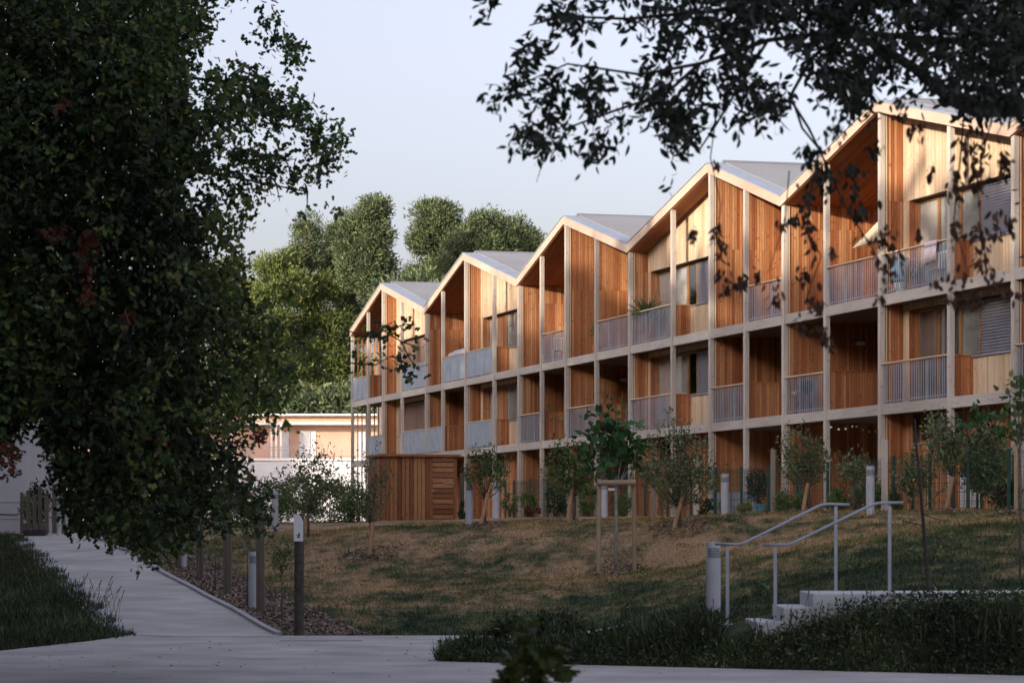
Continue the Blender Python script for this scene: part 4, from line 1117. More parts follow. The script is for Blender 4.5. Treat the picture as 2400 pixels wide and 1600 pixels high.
# ------------------------------------------------------------------ shrubs at the fence
SHR = [(1745, 1208, 71, 34, 40, 500, .05, l_lime, 'bright lime green dwarf shrub left of the teal pot'),
 (1838, 1206, 68.5, 60, 62, 900, .06, l_shrub, 'leafy green shrub right of the split timber post'),
 (1880, 1202, 69, 46, 50, 600, .06, l_shrub, 'low green shrub behind the leaning stake by the handrail'),
 (1962, 1206, 66, 62, 62, 900, .06, l_shrub, 'green hedge shrub between the pale building post and the tall bollard'),
 (2012, 1206, 65.5, 40, 90, 700, .07, l_apple, 'climbing leafy shrub directly left of the tall lamp bollard'),
 (2060, 1204, 64.5, 40, 80, 600, .06, l_shrub, 'shrub between the tall lamp bollard and the square timber post'),
 (2100, 1204, 64, 46, 60, 600, .06, l_shrub, 'green shrub right of the square timber post'),
 (2350, 1204, 62, 80, 100, 1600, .07, l_olean, 'dark dense shrub at the far right of the fence'),
 (1695, 1208, 75, 26, 60, 260, .06, l_lime, 'thin lime green climber behind the bollard by the fence'),
 (1775, 1178, 74, 56, 84, 1200, .07, l_olean, 'dark oleander bush in the teal pot'),
 (1235, 1212, 88, 52, 62, 700, .08, l_shrub, 'flecked green shrub beside the red leaved shrub'),
 (1248, 1214, 86, 36, 36, 400, .08, l_redsh, 'red leaved low shrub in front of the fence'),
 (1300, 1214, 84, 60, 76, 900, .08, l_olean, 'dark shrub left of the loose light green tree'),
 (1380, 1213, 82, 60, 80, 900, .08, l_shrub, 'green shrub between the loose tree and the stake frame'),
 (1462, 1212, 79, 60, 66, 800, .07, l_shrub, 'green shrub behind the stake frame'),
 (1550, 1212, 78, 30, 90, 400, .07, l_lime, 'yellowing climber left of the dense apple tree'),
 (1650, 1212, 74, 50, 46, 500, .07, l_olean, 'dark low shrub right of the dense apple tree'),
 (1195, 1214, 92, 40, 60, 500, .08, l_shrub, 'pale flecked shrub right of the half hidden bollard'),
 (1090, 1222, 90, 36, 46, 400, .08, l_olean, 'dark shrub between the shed and its bollard'),
 (640, 1240, 92, 110, 120, 2200, .1, l_shrub, 'wide green shrub left of the marker post on the far lawn'),
 (770, 1240, 92, 140, 120, 3200, .1, l_shrub, 'wide wild shrub in front of the white house wall'),
 (835, 1238, 90, 80, 105, 1800, .1, l_shrub, 'bushy green shrub left of the shed'),
 (700, 1242, 95, 110, 130, 2000, .1, l_apple, 'tall wild shrub behind the marker post'),
 (560, 1262, 85, 130, 130, 1600, .1, l_olean, 'dark shrub left of the far lawn under the oak'),
 (480, 1270, 84, 130, 150, 1400, .1, l_olean, 'dark shrub behind the wooden posts under the oak'),
 (90, 1240, 88, 60, 110, 1300, .1, l_olean, 'tall green shrub behind the palisade at the path end'),
 (160, 1240, 88, 70, 90, 1200, .1, l_shrub, 'leafy shrub behind the right end of the palisade'),
 (60, 1215, 86, 40, 60, 500, .08, l_apple, 'flowering shrub beside the white wall at the path end')]
for (x, yb, Yd, w, h, n, sz, mt, lb) in SHR:
    pbush('shrub', x, yb, Yd, w, h, n, sz, mt, lb, group=None)
r = empty('plant_pot', P(1784, 1200, 74), 'round teal plant pot behind the green fence', 'plant pot'); pot(r, .12, .15, .22, m_teal)
mb = MB(); 
for k in range(3): c = Vector((random.uniform(-.25, .25), 0, 0)); mb.lathe([(.01, -.02), (.03, 0), (.01, .02)], (c.x-.2, -.2, 1.0+random.uniform(-.05, .1)), 8)
mb.build('red_flowers', m_red, r)
# white cupboard units on the ground floor terrace
for (x0, x1, yt, lb) in ((2255, 2264, 1100, 'narrow white cupboard behind the fence right of the leaning stake'), (2275, 2296, 1108, 'grey white ribbed cabinet behind the fence at the big apple tree')):
    a = P(x0, 1188, 66.5); b = P(x1, yt, 66.5); mb = MB(); r = empty('cabinet', a, lb, 'cabinet')
    mb.box(0, b.x-a.x, 0, .3, 0, b.z-a.z); mb.build('body', m_white, r)
    m2 = MB(); n = 5 if x1-x0 > 15 else 2
    for k in range(n): xx = (b.x-a.x)*(k+.2)/n; m2.box(xx, xx+(b.x-a.x)*.5/n, -.012, -.001, .05, b.z-a.z-.05)
    m2.build('door_rib', m_grey, r)
# zinc planter tubs at P14 ground level
r = empty('planter', P(1704, 1206, 77), 'row of grey ribbed metal planter panels behind the fence bollard', 'planter')
for k in range(5):
    mb = MB(); x = -.35+k*.24; mb.box(x, x+.22, 0, .3, 0, .62); mb.build('panel', m_galv, r)

# ------------------------------------------------------------------ palisade and planter at the end of the path
r = empty('palisade', P(100, 1250, 82), 'weathered wooden palisade of uneven posts at the top of the path', 'fence')
for (x0, x1, yt) in ((47, 53, 1153), (61, 67, 1149), (76, 84, 1158), (89, 97, 1141), (104, 113, 1160), (122, 132, 1134), (144, 152, 1180), (162, 172, 1172), (178, 186, 1175), (196, 206, 1165)):
    a = P(x0, 1254, 82)-r.location; b = P(x1, yt, 82)-r.location; mb = MB(); mb.box(a.x, b.x, 0, .12, a.z, b.z); mb.build('stake', m_older, r)
r = empty('planter_box', P(75, 1256, 79.5), 'low timber planter box with a black base at the end of the path', 'planter box')
for (x0, x1) in ((47, 61), (61.5, 76), (76.5, 90), (90.5, 103)):
    a = P(x0, 1240, 79.5)-r.location; b = P(x1, 1225, 79.5)-r.location; mb = MB(); mb.box(a.x, b.x-.01, 0, .5, a.z, b.z); mb.build('plank', m_older, r)
a = P(52, 1257, 79.4)-r.location; b = P(103, 1240.5, 79.4)-r.location; mb = MB(); mb.box(a.x, b.x, 0, .5, a.z-.05, b.z); mb.build('base', m_black, r)

# ------------------------------------------------------------------ white and peach houses on the left
r = empty('white_house', P(20, 1250, 90), 'white rendered house end wall at the left end of the path', 'house')
a = P(-160, 1262, 90)-r.location; b = P(62, 700, 90)-r.location
mb = MB(); mb.box(a.x, b.x, 0, 8, a.z, b.z); mb.build('wall', m_render, r)
for (y0, y1) in ((1175, 1177), (1214, 1216)):
    mb = MB(); zz = (P(0, y0, 90)-r.location).z; mb.box(a.x, b.x-.2, -.02, -.001, zz-.02, zz+.02); mb.build('cable_run', m_grey, r)
mb = MB(); mb.tube([(-1.0, -.03, .9), (-.3, -.03, .62), (.3, -.03, .6)], .015); mb.build('cable', m_black, r)
OB = empty('peach_house', P(500, 1243, 215), 'long peach and white rendered house with a balcony beyond the lawn', 'house')
o0 = OB.location
def ob(x0, x1, y0, y1, d0, d1, mat, name, parent=OB):
    a = P(x0, y1, 215)-o0; b = P(x1, y0, 215)-o0; mb = MB(); mb.box(a.x, b.x, d0, d1, a.z, b.z); return mb.build(name, mat, parent)
ob(30, 1000, 1079, 1270, 0, 12, m_render, 'lower_wall')
ob(30, 1000, 976, 1078.5, 1.6, 12, m_peach, 'upper_wall')
ob(20, 1010, 988, 994.5, .3, 12.2, m_cream, 'eaves_band')
ob(20, 1010, 969, 973.5, .1, 12.4, m_white, 'roof_edge')
ob(30, 1000, 973.8, 987.8, .7, 11, m_peach, 'parapet')
ob(30, 1000, 1073.5, 1078.7, -.15, 1.7, m_white, 'balcony_slab')
dd = ob(699, 737, 1007, 1073, 1.55, 1.599, m_white, 'door'); ob(700, 724, 1008, 1073, 1.5, 1.549, m_grey, 'door_leaf', dd)
dd = ob(834, 862, 1009, 1073, 1.55, 1.599, m_grey, 'door')
ob(655, 674, 1010, 1073, 1.55, 1.599, m_grey, 'shutter')
ob(66, 77, 1010, 1068, 1.55, 1.599, m_grey, 'shutter')
for x in (645, 656, 540, 420, 300, 180, 90, 634): ob(x, x+4, 994.6, 1073.4, .0, .15, m_white, 'column')
rl = ob(30, 1000, 1046.5, 1048, -.1, -.05, m_galv, 'balcony_rail'); ob(30, 1000, 1053.5, 1054.5, -.1, -.05, m_galv, 'rail_wire', rl); ob(30, 1000, 1069, 1070, -.1, -.05, m_galv, 'rail_wire', rl)
for x in range(60, 1000, 58): ob(x, x+1.2, 1048, 1073.4, -.1, -.06, m_galv, 'rail_post', rl)
for (x, y) in ((688, 1105), (820, 1112), (120, 1110), (900, 1112)):
    w_ = ob(x, x+24, y, y+45, -.02, -.001, m_grey, 'window'); ob(x+2, x+22, y+2, y+43, -.03, -.021, m_galv, 'pane', w_)
ob(62, 110, 1108, 1110, -.4, -.001, m_grey, 'canopy_strip')

# ------------------------------------------------------------------ background trees
def clump_tree(name, x, yb, Yd, crown, trunk_r, nc, per, csz, lsz, mat, label, tm=NEED, bark=None, cat='tree', top_bias=0, seed=0, shell=.45):
    """crown: list of ellipsoids in px (cx, cy, rx, ry)"""
    ppm = F/Yd; p = P(x, yb, Yd); r = empty(name, p, label, cat)
    tot = sum(e[2]*e[3] for e in crown); CC = []; 
    for (cx, cy, rx, ry) in crown:
        rx *= .86; ry *= .92
        n = max(4, int(nc*.74*rx*ry/tot/.79)); c0 = np.array(P(cx, cy, Yd)-p)
        q = sphere_pts(n, rx/ppm, rx/ppm*.85, ry/ppm, shell); 
        sub = sphere_pts(9, rx/ppm*.95, rx/ppm*.8, ry/ppm*.95, .6); nn_ = np.linalg.norm(q[:, None]-sub[None], axis=2).argmin(1)
        q = q*.5 + sub[nn_]*.55; CC.append(q+c0)
    CC = np.concatenate(CC); n = len(CC)*per
    k = np.repeat(np.arange(len(CC)), per); d = rng.normal(size=(n, 3)); d /= np.linalg.norm(d, axis=1)[:, None]
    s = csz*(.6+.95*rng.random(len(CC)))[k]
    C = CC[k] + d*(s*(.45+.55*rng.random(n)))[:, None]*np.array([1, 1, .72])
    leaves('crown', C, rng.uniform(.6, 1.3, n)*lsz, tm, mat, D=d+np.array([0, 0, .45]), spread=1.0, parent=r)
    mb = MB(); topc = np.array(P(crown[0][0], crown[0][1], Yd)-p)
    tp = Vector(topc); mb.tube([(0, 0, -.3), tp*.35+Vector((trunk_r, 0, 0)), tp*.7, tp], [trunk_r*1.2, trunk_r, trunk_r*.7, trunk_r*.25], 8)
    mb.build('trunk', bark or m_bark, r, smooth=True)
    mb = MB()
    for j in range(0, len(CC), max(1, len(CC)//26)):
        c = Vector(CC[j]); t = min(.95, max(.25, c.z/tp.z-.15)) if tp.z else .5; s0 = tp*t
        mb.tube([s0, s0.lerp(c, .55)-Vector((0, 0, .1)), c], [trunk_r*.3, trunk_r*.2, trunk_r*.06], 5)
    mb.build('limbs', bark or m_bark, r)
    return r
pine = dict(csz=.95, lsz=.185, mat=l_pine, trunk_r=.35)
T = clump_tree
T('pine_tree', 1030, 1230, 190, [(1030, 560, 60, 85), (1003, 540, 20, 70), (1075, 600, 70, 80), (1010, 660, 70, 50)], nc=230, per=330, label='tall broad pine behind the leftmost gables with a deep notch on its left', **pine)
T('pine_tree', 1135, 1230, 186, [(1130, 570, 60, 85), (1160, 610, 55, 75), (1095, 620, 60, 70)], nc=170, per=330, label='round topped pine right of the tall broad pine', **pine)
T('pine_tree', 1215, 1230, 195, [(1205, 545, 22, 36), (1228, 570, 28, 48), (1195, 600, 30, 40)], nc=70, per=330, label='narrow dark pine right of the round topped pine', **pine)
T('pine_tree', 1262, 1230, 200, [(1262, 600, 18, 32), (1250, 625, 22, 25)], nc=30, per=330, label='small dark pine touching the second gable from left', **pine)
T('pine_tree', 890, 1230, 180, [(876, 560, 30, 90), (884, 500, 14, 30), (842, 580, 42, 85), (868, 650, 50, 60)], nc=190, per=330, label='bushy pine left of the notch above the leftmost gable', **pine)
T('pine_tree', 800, 1230, 240, [(805, 560, 45, 70), (790, 640, 60, 70), (840, 690, 50, 70)], nc=180, per=330, label='pine with an even crown behind the oak twigs', **pine)
T('pine_tree', 722, 1230, 236, [(722, 570, 30, 70), (705, 650, 55, 70)], nc=110, per=330, label='pine half hidden by the right side of the oak', **pine)
far = dict(csz=1.2, lsz=.25, mat=l_far, trunk_r=.22)
T('broadleaf_tree', 760, 1230, 236, [(765, 720, 60, 80), (735, 800, 60, 85), (800, 800, 50, 70), (790, 880, 70, 75)], nc=210, per=260, label='sunlit yellow green broadleaf tree left of the building end', **far)
T('broadleaf_tree', 660, 1230, 234, [(650, 700, 65, 110), (640, 830, 70, 110), (690, 900, 60, 60)], nc=200, per=260, label='sunlit green tree directly behind the oak foliage', **far)
T('broadleaf_tree', 540, 1230, 238, [(540, 720, 80, 120), (540, 880, 90, 80)], nc=110, per=260, label='green tree far behind the middle of the oak', **far)
T('broadleaf_tree', 960, 1230, 150, [(955, 690, 60, 40), (1000, 720, 60, 40)], nc=40, per=260, label='low dark tree just above the leftmost roof', **dict(far, mat=l_pine))
n = 60000; X = rng.uniform(-45, 12, n); Yb = rng.uniform(225, 232, n)
leaves('woodland_behind', np.c_[X, Yb, 2+rng.random(n)**.8*13*(1-.5*np.abs(np.sin(X*.3))*.3)], rng.uniform(.35, .75, n), NEED, l_pine, kind='stuff')

# ------------------------------------------------------------------ tree line out of frame on the left (shades the lawn and lower floors)
C = []; mb = MB()
SH_H = 20.6
for k in range(44):
    s = -58 + (k//2)*6.6 + (k % 2)*3.3; off = -37 - (k % 2)*5
    bx_, by_ = bw(px_[20]-s*1.0, 0).x + EY[0]*off, bw(px_[20]-s*1.0, 0).y + EY[1]*off
    hgt = SH_H + 1.4*math.sin(k*2.3) + random.uniform(-.6, .6)
    mb.tube([(bx_, by_, -.5), (bx_+.3, by_, hgt*.6)], [.4, .2], 7)
    for j in range(60):
        a = random.uniform(0, 6.28); rr = random.uniform(.2, 1)**.6*5.6; zz = random.uniform(.8, hgt-1.0)
        rr *= math.sqrt(max(.05, 1-((zz-hgt*.45)/(hgt*.56))**2)) if zz > hgt*.45 else 1
        C.append((bx_+rr*math.cos(a), by_+rr*math.sin(a), zz))
for k in range(9):                # further trees that shade the far white wall
    bx_, by_ = -42.5 - k*2.6, 196 - k*2.4; hgt = 18.5 + random.uniform(-1, 1)
    mb.tube([(bx_, by_, -.5), (bx_+.3, by_, hgt*.6)], [.4, .2], 7)
    for j in range(40):
        a = random.uniform(0, 6.28); rr = random.uniform(.2, 1)**.6*4.5; C.append((bx_+rr*math.cos(a), by_+rr*math.sin(a), random.uniform(1, hgt-1)))
C = np.array(C); C = C[C[:, 0] < -.2*C[:, 1]-1.5]; k = np.repeat(np.arange(len(C)), 32); n = len(k); d = rng.normal(size=(n, 3)); d /= np.linalg.norm(d, axis=1)[:, None]
wood_o = leaves('roadside_trees', C[k]+d*rng.uniform(.4, 1.5, n)[:, None], rng.uniform(1.1, 1.9, n), NEED, l_oak, D=d, spread=.7, kind='stuff')
mb.build('roadside_trunks', m_bark, kind='stuff')

# ------------------------------------------------------------------ the large oak on the left
OAKP = [(-60,-80),(505,-60),(560,-30),(600,20),(575,55),(626,45),(718,45),(762,90),(745,150),(790,190),(812,245),(850,300),(812,350),(860,420),(838,480),(765,505),(700,520),(640,560),
        (640,650),(700,700),(790,760),(845,790),(820,840),(740,880),(690,940),(678,990),(630,1034),(603,1087),(650,1123),(683,1177),(716,1190),(690,1232),(625,1240),(560,1270),(513,1290),(430,1300),(335,1325),(286,1300),(210,1275),
        (156,1305),(147,1266),(135,1200),(112,1150),(95,1100),(85,1065),(62,1020),(45,1090),(0,1119),(-60,1119)]
def inside(px, py, poly):
    c = np.zeros(len(px), bool); j = len(poly)-1
    for i in range(len(poly)):
        xi, yi = poly[i]; xj, yj = poly[j]
        t = ((yi > py) != (yj > py)) & (px < (xj-xi)*(py-yi)/((yj-yi) if yj != yi else 1e-9)+xi); c ^= t; j = i
    return c
def edge_dist(px, py, poly):
    d = np.full(len(px), 1e9)
    for i in range(len(poly)):
        a = np.array(poly[i], float); b = np.array(poly[(i+1) % len(poly)], float); ab = b-a; L2_ = ab@ab
        t = np.clip(((px-a[0])*ab[0]+(py-a[1])*ab[1])/max(L2_, 1e-9), 0, 1)
        d = np.minimum(d, np.hypot(px-a[0]-t*ab[0], py-a[1]-t*ab[1]))
    return d
def vnoise(x, y, s, seed):
    r_ = np.random.default_rng(seed).random((64, 64)); X = (x/s) % 64; Y = (y/s) % 64
    i = X.astype(int); j = Y.astype(int); fx = X-i; fy = Y-j; fx = fx*fx*(3-2*fx); fy = fy*fy*(3-2*fy); i2 = (i+1) % 64; j2 = (j+1) % 64
    return (r_[i, j]*(1-fx)+r_[i2, j]*fx)*(1-fy)+(r_[i, j2]*(1-fx)+r_[i2, j2]*fx)*fy
OR = empty('oak_tree', (-8.2, 29.5, .1), 'large dark leafy oak filling the left side of the view', 'oak tree')
o0 = np.array(OR.location)
ns = 12000
sx = np.where(rng.random(ns) < .68, rng.uniform(-60, 880, ns), rng.uniform(-60, 460, ns)); sy = rng.uniform(-80, 1330, ns)
ed = edge_dist(sx, sy, OAKP); ins = inside(sx, sy, OAKP)
dens = np.clip(ed/110, 0.10, 1)
sp = (sx > 420) & (sy < 620); dens = np.where(sp, np.clip(ed/330, .08, .52), dens)
lw = (sx > 560) & (sy > 560); dens = np.where(lw, np.clip(ed/260, .10, .46), dens)
nz = vnoise(sx+100, sy+100, 78, 3)*.55 + vnoise(sx+100, sy+100, 27, 5)*.45
dens = np.where(sx < 430, 1.3, dens)
keep = ins & ((ed > 16) | (sx > 430)) & ((ed > 34) | (sx > 330) | (sy < 980)) & (nz*1.3 < dens + .28) & (rng.random(ns) < .38+dens)
sx, sy, ed = sx[keep], sy[keep], ed[keep]
ns = len(sx); Yd = 29.5 + rng.normal(size=ns)*1.3 + (sx < 300)*rng.uniform(-1, 2, ns)
SC = np.c_[(sx-1200)/F*Yd, Yd, EYE+(HOR-sy)/F*Yd]
ext = np.c_[rng.uniform(-14, -6, 700), rng.uniform(25, 36, 700), rng.uniform(2.2, 11, 700)]; ext = ext[ext[:, 0] < -.185*ext[:, 1]]
SC = np.concatenate([SC, ext])
per = 12; k = np.repeat(np.arange(len(SC)), per); n = len(k)
dv = rng.normal(size=(len(SC), 3)); dv /= np.linalg.norm(dv, axis=1)[:, None]
C = SC[k] + dv[k]*rng.uniform(-.16, .16, n)[:, None] + rng.normal(size=(n, 3))*.05
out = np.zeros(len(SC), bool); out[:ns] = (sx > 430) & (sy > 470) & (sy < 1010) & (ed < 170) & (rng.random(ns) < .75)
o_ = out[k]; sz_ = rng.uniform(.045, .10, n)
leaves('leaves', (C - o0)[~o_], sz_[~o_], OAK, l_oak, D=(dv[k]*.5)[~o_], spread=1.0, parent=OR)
leaves('sunlit_tint_leaves', (C - o0)[o_], sz_[o_], OAK, l_oak2, D=(dv[k]*.5)[o_], spread=1.0, parent=OR)  # lighter leaf colour stands in for sun on these sprays
# brown dead sprays
dC = []
for (x, y, w, h, m_) in ((208, 610, 14, 60, 26), (214, 560, 14, 20, 8), (120, 540, 25, 15, 6), (205, 700, 10, 22, 8), (150, 250, 18, 5, 4), (20, 1075, 35, 40, 16), (352, 1030, 60, 14, 4), (610, 1025, 12, 20, 5), (300, 745, 10, 15, 4)):
    for _ in range(m_): dC.append(tuple(P(random.gauss(x, w*.5), random.gauss(y, h*.5), 27.0+random.uniform(-.3, .3))))
dC = np.array(dC); k = np.repeat(np.arange(len(dC)), 7)
leaves('dead_leaves', dC[k]+rng.normal(size=(len(k), 3))*.03-o0, rng.uniform(.04, .08, len(k)), OAK, l_dead, parent=OR)
mb = MB(); mb.tube([(0, 0, -.3), (.1, 0, 2), (-.1, .1, 4), (.3, .2, 8)], [.45, .36, .3, .16], 12); mb.build('trunk', m_barkd, OR, smooth=True)
mb = MB(); bp_ = Vector(OR.location)
for (x, y, z0) in ((700, 230, 6), (640, 420, 5), (720, 450, 5), (830, 800, 3.5), (600, 900, 3), (640, 1150, 4.5), (400, 1150, 4.5), (400, 700, 4.5), (250, 400, 5), (500, 600, 4.5)):
    e = P(x, y, 29.5+random.uniform(-.6, .6)) - bp_; s = Vector((.05, 0, z0)); cv = curve(s, e, Vector((0, 0, .35)), 8)
    mb.tube(cv, [.11, .09, .075, .06, .045, .032, .022, .014, .006], 6)
    for j in range(9):
        a = cv[random.randint(3, 8)]; e2 = a + Vector((random.uniform(-.2, .2), random.uniform(-.4, .4), random.uniform(-.2, .2))); mb.tube(curve(a, e2, Vector((0, 0, .05)), 3), [.014, .01, .007, .003], 4)
mb.build('boughs', m_barkd, OR, smooth=True)
# hanging twig in front of the building end
mb = MB(); C = []
for (pts) in ([(800, 770), (860, 790), (900, 775), (940, 800), (985, 815)], [(815, 850), (880, 855), (925, 830)], [(900, 775), (950, 760), (975, 760)], [(930, 830), (945, 860), (955, 900)], [(940, 800), (960, 840), (985, 870)]):
    w = [P(x, y, 27.5)-bp_ for x, y in pts]; mb.tube(w, [.007]*(len(w)-1)+[.003], 4)
    for i in range(len(w)-1):
        for _ in range(11): C.append(tuple(w[i].lerp(w[i+1], random.random())+Vector((random.gauss(0, .05), random.gauss(0, .05), random.gauss(0, .04)))))
mb.build('low_twig', m_barkd, OR); leaves('twig_leaves', np.array(C), rng.uniform(.05, .10, len(C)), OAK, l_oak, parent=OR)

# ------------------------------------------------------------------ overhanging branches top right
RP = [(1125,-60),(1136,15),(1150,70),(1172,102),(1215,70),(1230,130),(1205,190),(1130,205),(1112,222),(1140,255),(1180,262),(1195,292),(1220,300),(1215,337),(1240,385),(1290,370),(1321,412),(1350,380),(1385,428),(1400,380),(1462,340),(1475,285),
      (1540,275),(1575,330),(1560,380),(1545,436),(1575,425),(1600,360),(1640,345),(1625,290),(1680,262),(1742,290),(1770,270),(1826,280),(1850,215),(1905,190),(1939,213),(1985,240),(1995,285),(2034,225),(2060,180),(2090,170),(2150,190),(2190,215),(2258,262),(2330,255),(2400,285),(2480,300),(2480,-60)]
TR = empty('overhanging_tree', (9.0, 16.5, 0), 'overhanging tree whose dark leafy branches fill the top right of the view', 'tree'); t0_ = Vector(TR.location)
ns = 5200; sx = rng.uniform(1100, 2480, ns); sy = rng.uniform(-60, 440, ns)
ed = edge_dist(sx, sy, RP); ins = inside(sx, sy, RP)
base = np.clip(.32 + (sx-1500)/1500*.42 + np.clip((150-sy)/150, 0, 1)*.18*(sx > 1600), .30, .9)
nz = vnoise(sx, sy+100, 42, 8)*.6 + vnoise(sx, sy+100, 19, 9)*.4
keep = ins & (nz < base+.10+.1*(ed < 30)) & (rng.random(ns) < .30+base*.5)
sx, sy = sx[keep], sy[keep]; ns = len(sx); Yd = 16.3 + rng.normal(size=ns)*.8
SC = np.c_[(sx-1200)/F*Yd, Yd, EYE+(HOR-sy)/F*Yd]
ext = np.c_[rng.uniform(3.3, 11, 500), rng.uniform(12, 20, 500), rng.uniform(3.2, 8, 500)]; SC = np.concatenate([SC, ext])
per = 9; k = np.repeat(np.arange(len(SC)), per); n = len(k); dv = rng.normal(size=(len(SC), 3)); dv[:, 2] -= .3; dv /= np.linalg.norm(dv, axis=1)[:, None]
C = SC[k] + dv[k]*rng.uniform(-.11, .11, n)[:, None] + rng.normal(size=(n, 3))*.03
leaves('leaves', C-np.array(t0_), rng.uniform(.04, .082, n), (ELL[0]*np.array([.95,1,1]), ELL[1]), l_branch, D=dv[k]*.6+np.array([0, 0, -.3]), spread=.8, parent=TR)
mb = MB()
mb.tube([(0, 0, -.3), (-.1, 0, 2.2), (.1, .2, 4.5), (.2, .3, 8)], [.30, .25, .2, .1], 12); mb.build('trunk', m_barkd, TR, smooth=True)
mb = MB()
def limb(pts, r0, r1, Yd=16.3, extra=None):
    w = ([Vector(extra)] if extra else []) + [P(x, y, Yd)-t0_ for x, y in pts]; n_ = len(w)
    mb.tube(w, [r0+(r1-r0)*i/(n_-1) for i in range(n_)], 7)
limb([(2480, 262), (2400, 258), (2286, 261), (2230, 236), (2146, 163), (2056, 107), (1972, 73), (1900, 40)], .055, .018, extra=(-.1, 0, 2.6))
limb([(2300, -60), (2100, -30), (1781, -4), (1686, 25), (1585, 34), (1473, 45), (1327, 39), (1240, 60)], .026, .004, extra=(.1, .1, 5))
limb([(2480, 120), (2300, 100), (2146, 90), (1972, 73), (1800, 95), (1640, 150), (1500, 175), (1330, 150), (1180, 215)], .028, .003, extra=(0, .1, 4))
limb([(1972, 73), (1900, 140), (1850, 230), (1895, 300), (1920, 350)], .014, .006)
limb([(1800, 95), (1740, 190), (1680, 290), (1640, 350)], .010, .005)
limb([(1640, 150), (1560, 220), (1440, 260), (1330, 300), (1290, 370)], .012, .004)
limb([(1640, 150), (1600, 260), (1575, 380)], .008, .003)
limb([(1860, 240), (1880, 300), (1920, 350), (1900, 450), (1890, 540), (1925, 600), (1890, 700)], .008, .003)
limb([(1680, 260), (1665, 370), (1690, 480), (1680, 560)], .004, .002)
limb([(2260, 262), (2250, 380), (2235, 520), (2270, 640), (2240, 740)], .006, .002)
limb([(2330, 255), (2290, 420), (2300, 560), (2330, 660)], .005, .002)
limb([(1850, 400), (1840, 520), (1800, 640)], .004, .002)
limb([(1920, 350), (1980, 480), (2030, 560), (2080, 640)], .007, .003)
limb([(2100, -30), (2110, 60), (2060, 160), (2000, 240), (1990, 300)], .012, .004)
for _ in range(260):
    i = rng.integers(0, len(sx)); a = P(sx[i], sy[i], 16.3+random.uniform(-.5, .5))-t0_; e = a+Vector((random.uniform(-.18, .12), random.uniform(-.1, .1), random.uniform(-.16, .12))); mb.tube([a, (a+e)/2+Vector((0, 0, .015)), e], [.003, .0025, .0015], 4)
mb.build('boughs', m_barkd, TR, smooth=True)
# green and brown leaf clusters on the hanging twigs
HG = []; HB = []
for (x, y, w, h, n_, b) in ((1900, 360, 35, 30, 22, 0), (1960, 300, 30, 30, 16, 0), (1930, 420, 45, 40, 22, 0), (1880, 470, 20, 25, 8, 0), (1860, 510, 22, 12, 8, 0), (2010, 480, 35, 40, 16, 0), (1985, 210, 40, 40, 24, 0), (2000, 400, 30, 40, 14, 0), (2050, 350, 20, 30, 6, 0),
      (1680, 380, 10, 14, 4, 1), (1678, 545, 12, 30, 8, 1), (1690, 590, 20, 30, 8, 1), (1700, 660, 14, 26, 7, 1), (1625, 540, 10, 18, 5, 1), (1738, 650, 18, 14, 7, 1), (1735, 670, 8, 20, 3, 1), (1775, 640, 12, 16, 5, 1), (1680, 640, 8, 16, 3, 1), (1830, 525, 10, 14, 4, 1), (1820, 690, 20, 30, 9, 1),
      (1895, 530, 14, 40, 9, 1), (1905, 580, 10, 30, 6, 1), (1885, 640, 20, 22, 8, 1), (1910, 710, 30, 28, 13, 1), (1925, 775, 18, 26, 7, 1), (1880, 755, 12, 26, 6, 1), (1945, 800, 9, 20, 4, 1), (1948, 590, 10, 18, 4, 1),
      (2070, 560, 36, 34, 18, 1), (2085, 620, 30, 40, 14, 1), (2060, 700, 24, 22, 8, 1), (2155, 545, 8, 16, 4, 1), (2180, 400, 8, 26, 4, 1), (2240, 420, 20, 60, 16, 1), (2300, 400, 34, 60, 24, 1), (2280, 330, 40, 40, 16, 1), (2350, 380, 30, 40, 12, 1), (2235, 540, 14, 26, 7, 1), (2285, 540, 30, 20, 10, 1),
      (2330, 520, 20, 50, 10, 1), (2300, 600, 22, 36, 10, 1), (2250, 640, 30, 20, 8, 1), (2230, 690, 18, 30, 7, 1), (2330, 640, 30, 26, 9, 1), (2290, 700, 24, 20, 6, 1), (2380, 690, 26, 22, 6, 1), (2195, 660, 20, 14, 4, 1), (2365, 520, 12, 26, 5, 1), (2145, 300, 20, 30, 8, 1), (2110, 250, 30, 30, 10, 0)):
    for _ in range(int(n_*2.6)):
        p = P(random.gauss(x, w*.45), random.gauss(y, h*.5), 14.6+random.uniform(-.35, .35))-t0_
        (HB if b else HG).append(tuple(p))
for arr, mt, nm in ((HG, l_branch, 'drooping_leaves'), (HB, l_hang, 'withered_leaves')):
    a = np.array(arr); n = len(a)
    leaves(nm, a, rng.uniform(.026, .058, n), (ELL[0]*np.array([1.15,1,1.2]), ELL[1]), mt, D=np.tile([0, 0, -1.0], (n, 1)), spread=.6, parent=TR)

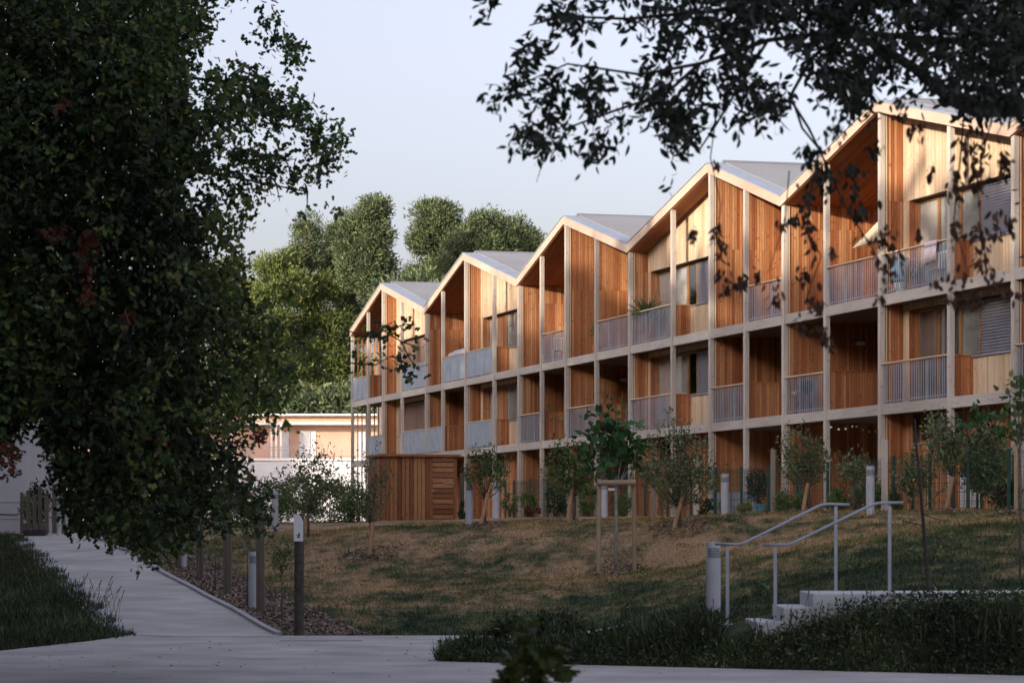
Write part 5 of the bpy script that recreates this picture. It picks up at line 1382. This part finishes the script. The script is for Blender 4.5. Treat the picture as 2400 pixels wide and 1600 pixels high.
# ------------------------------------------------------------------ foreground oak seedling and weeds at the path edge
sp_ = P(1225, 1640, 13.0); r = empty('oak_seedling', (sp_.x, sp_.y, 0), 'small oak seedling in the bottom foreground in front of the path', 'seedling')
mb = MB(); C = []; D = []
zb = 0
for (x0, y0, x1, y1) in ((1222, 1640, 1236, 1535), (1222, 1640, 1199, 1545), (1230, 1590, 1275, 1560), (1228, 1600, 1330, 1570), (1222, 1620, 1175, 1590), (1225, 1610, 1262, 1600), (1236, 1540, 1235, 1450), (1236, 1560, 1300, 1530)):
    a = P(x0, y0, 13)-r.location; e = P(x1, y1, 13+random.uniform(-.15, .15))-r.location; cv = curve(a, e, Vector((0, 0, .01)), 4); mb.tube(cv, [.003, .0026, .0022, .0018, .001], 5)
    for _ in range(20):
        t = random.uniform(.8, 4); i1 = min(int(t), 3); C.append(tuple(Vector(cv[i1]).lerp(Vector(cv[i1+1]), t-i1))); d_ = (Vector(e)-Vector(a)).normalized(); D.append((d_.x*.6, random.uniform(-.5, .5), d_.z*.3))
mb.tube([(0, 0, 0), P(1222, 1645, 13)-r.location], .004, 6)
mb.build('stems', m_barkd, r); leaves('leaves', np.array(C), rng.uniform(.06, .10, len(C)), OAK, l_shrub if False else leaf('seedling leaf', [(0, (.03, .05, .012)), (1, (.08, .10, .02))], .25), D=np.array(D), spread=.5, parent=r, flat=.5)
# leafy weeds leaning over the path from the tip of the bank
for (x, y, Yd, w, h, n, lb) in ((1120, 1545, 36, 120, 60, 900, 'low dark weed clump spilling onto the path at the tip of the bank'), (1200, 1550, 36, 150, 90, 1500, 'taller dark weed clump on the path edge behind the seedling'), (1300, 1550, 36, 150, 110, 1500, 'dark weed clump merging into the long grass bank')):
    p = P(x, y, Yd); p.z = 0.0; ppm = F/Yd
    bush('weed_clump', p, w/2/ppm, w/2.4/ppm, h/2/ppm, n, .06, l_weed, lb, 'weed', up=.3)
# tall grass stalks
mb = MB(); 
for _ in range(60):
    x = random.uniform(1.5, 6.2); y = toe(x)+random.uniform(.3, 1.3); z = g1(x, y); h = random.uniform(.35, .62); b = random.uniform(-.1, .1)
    mb.tube([(x, y, z), (x+b*.4, y, z+h*.6), (x+b, y, z+h)], [.003, .0025, .006], 4)
mb.build('grass_stalks', plain('dry stalk', (.09, .085, .05), .9), kind='stuff')
mb = MB()
for _ in range(26):
    y = random.uniform(43.5, 50); x = pe(y, 0)+random.uniform(-.5, .05); z = g1(x, y); h = random.uniform(.3, .6); b = random.uniform(-.15, .25)
    mb.tube([(x, y, z), (x+b*.4, y, z+h*.6), (x+b, y, z+h)], [.003, .0025, .007], 4)
mb.build('verge_stalks', bpy.data.materials['dry stalk'], kind='stuff')
# scattered dead leaves on the paths
n = 130; X = rng.uniform(-6.5, 3.5, n); Y = rng.uniform(31, 43, n); k = (Y < toe(X)) | (X < -1.2); X, Y = X[k], Y[k]
leaves('fallen_leaves', np.c_[X, Y, gz(X, Y)+.02], rng.uniform(.04, .09, len(X)), OAK, l_dead, D=np.c_[rng.normal(size=(len(X), 2)), np.zeros(len(X))], spread=.05, flat=.9, kind='stuff')
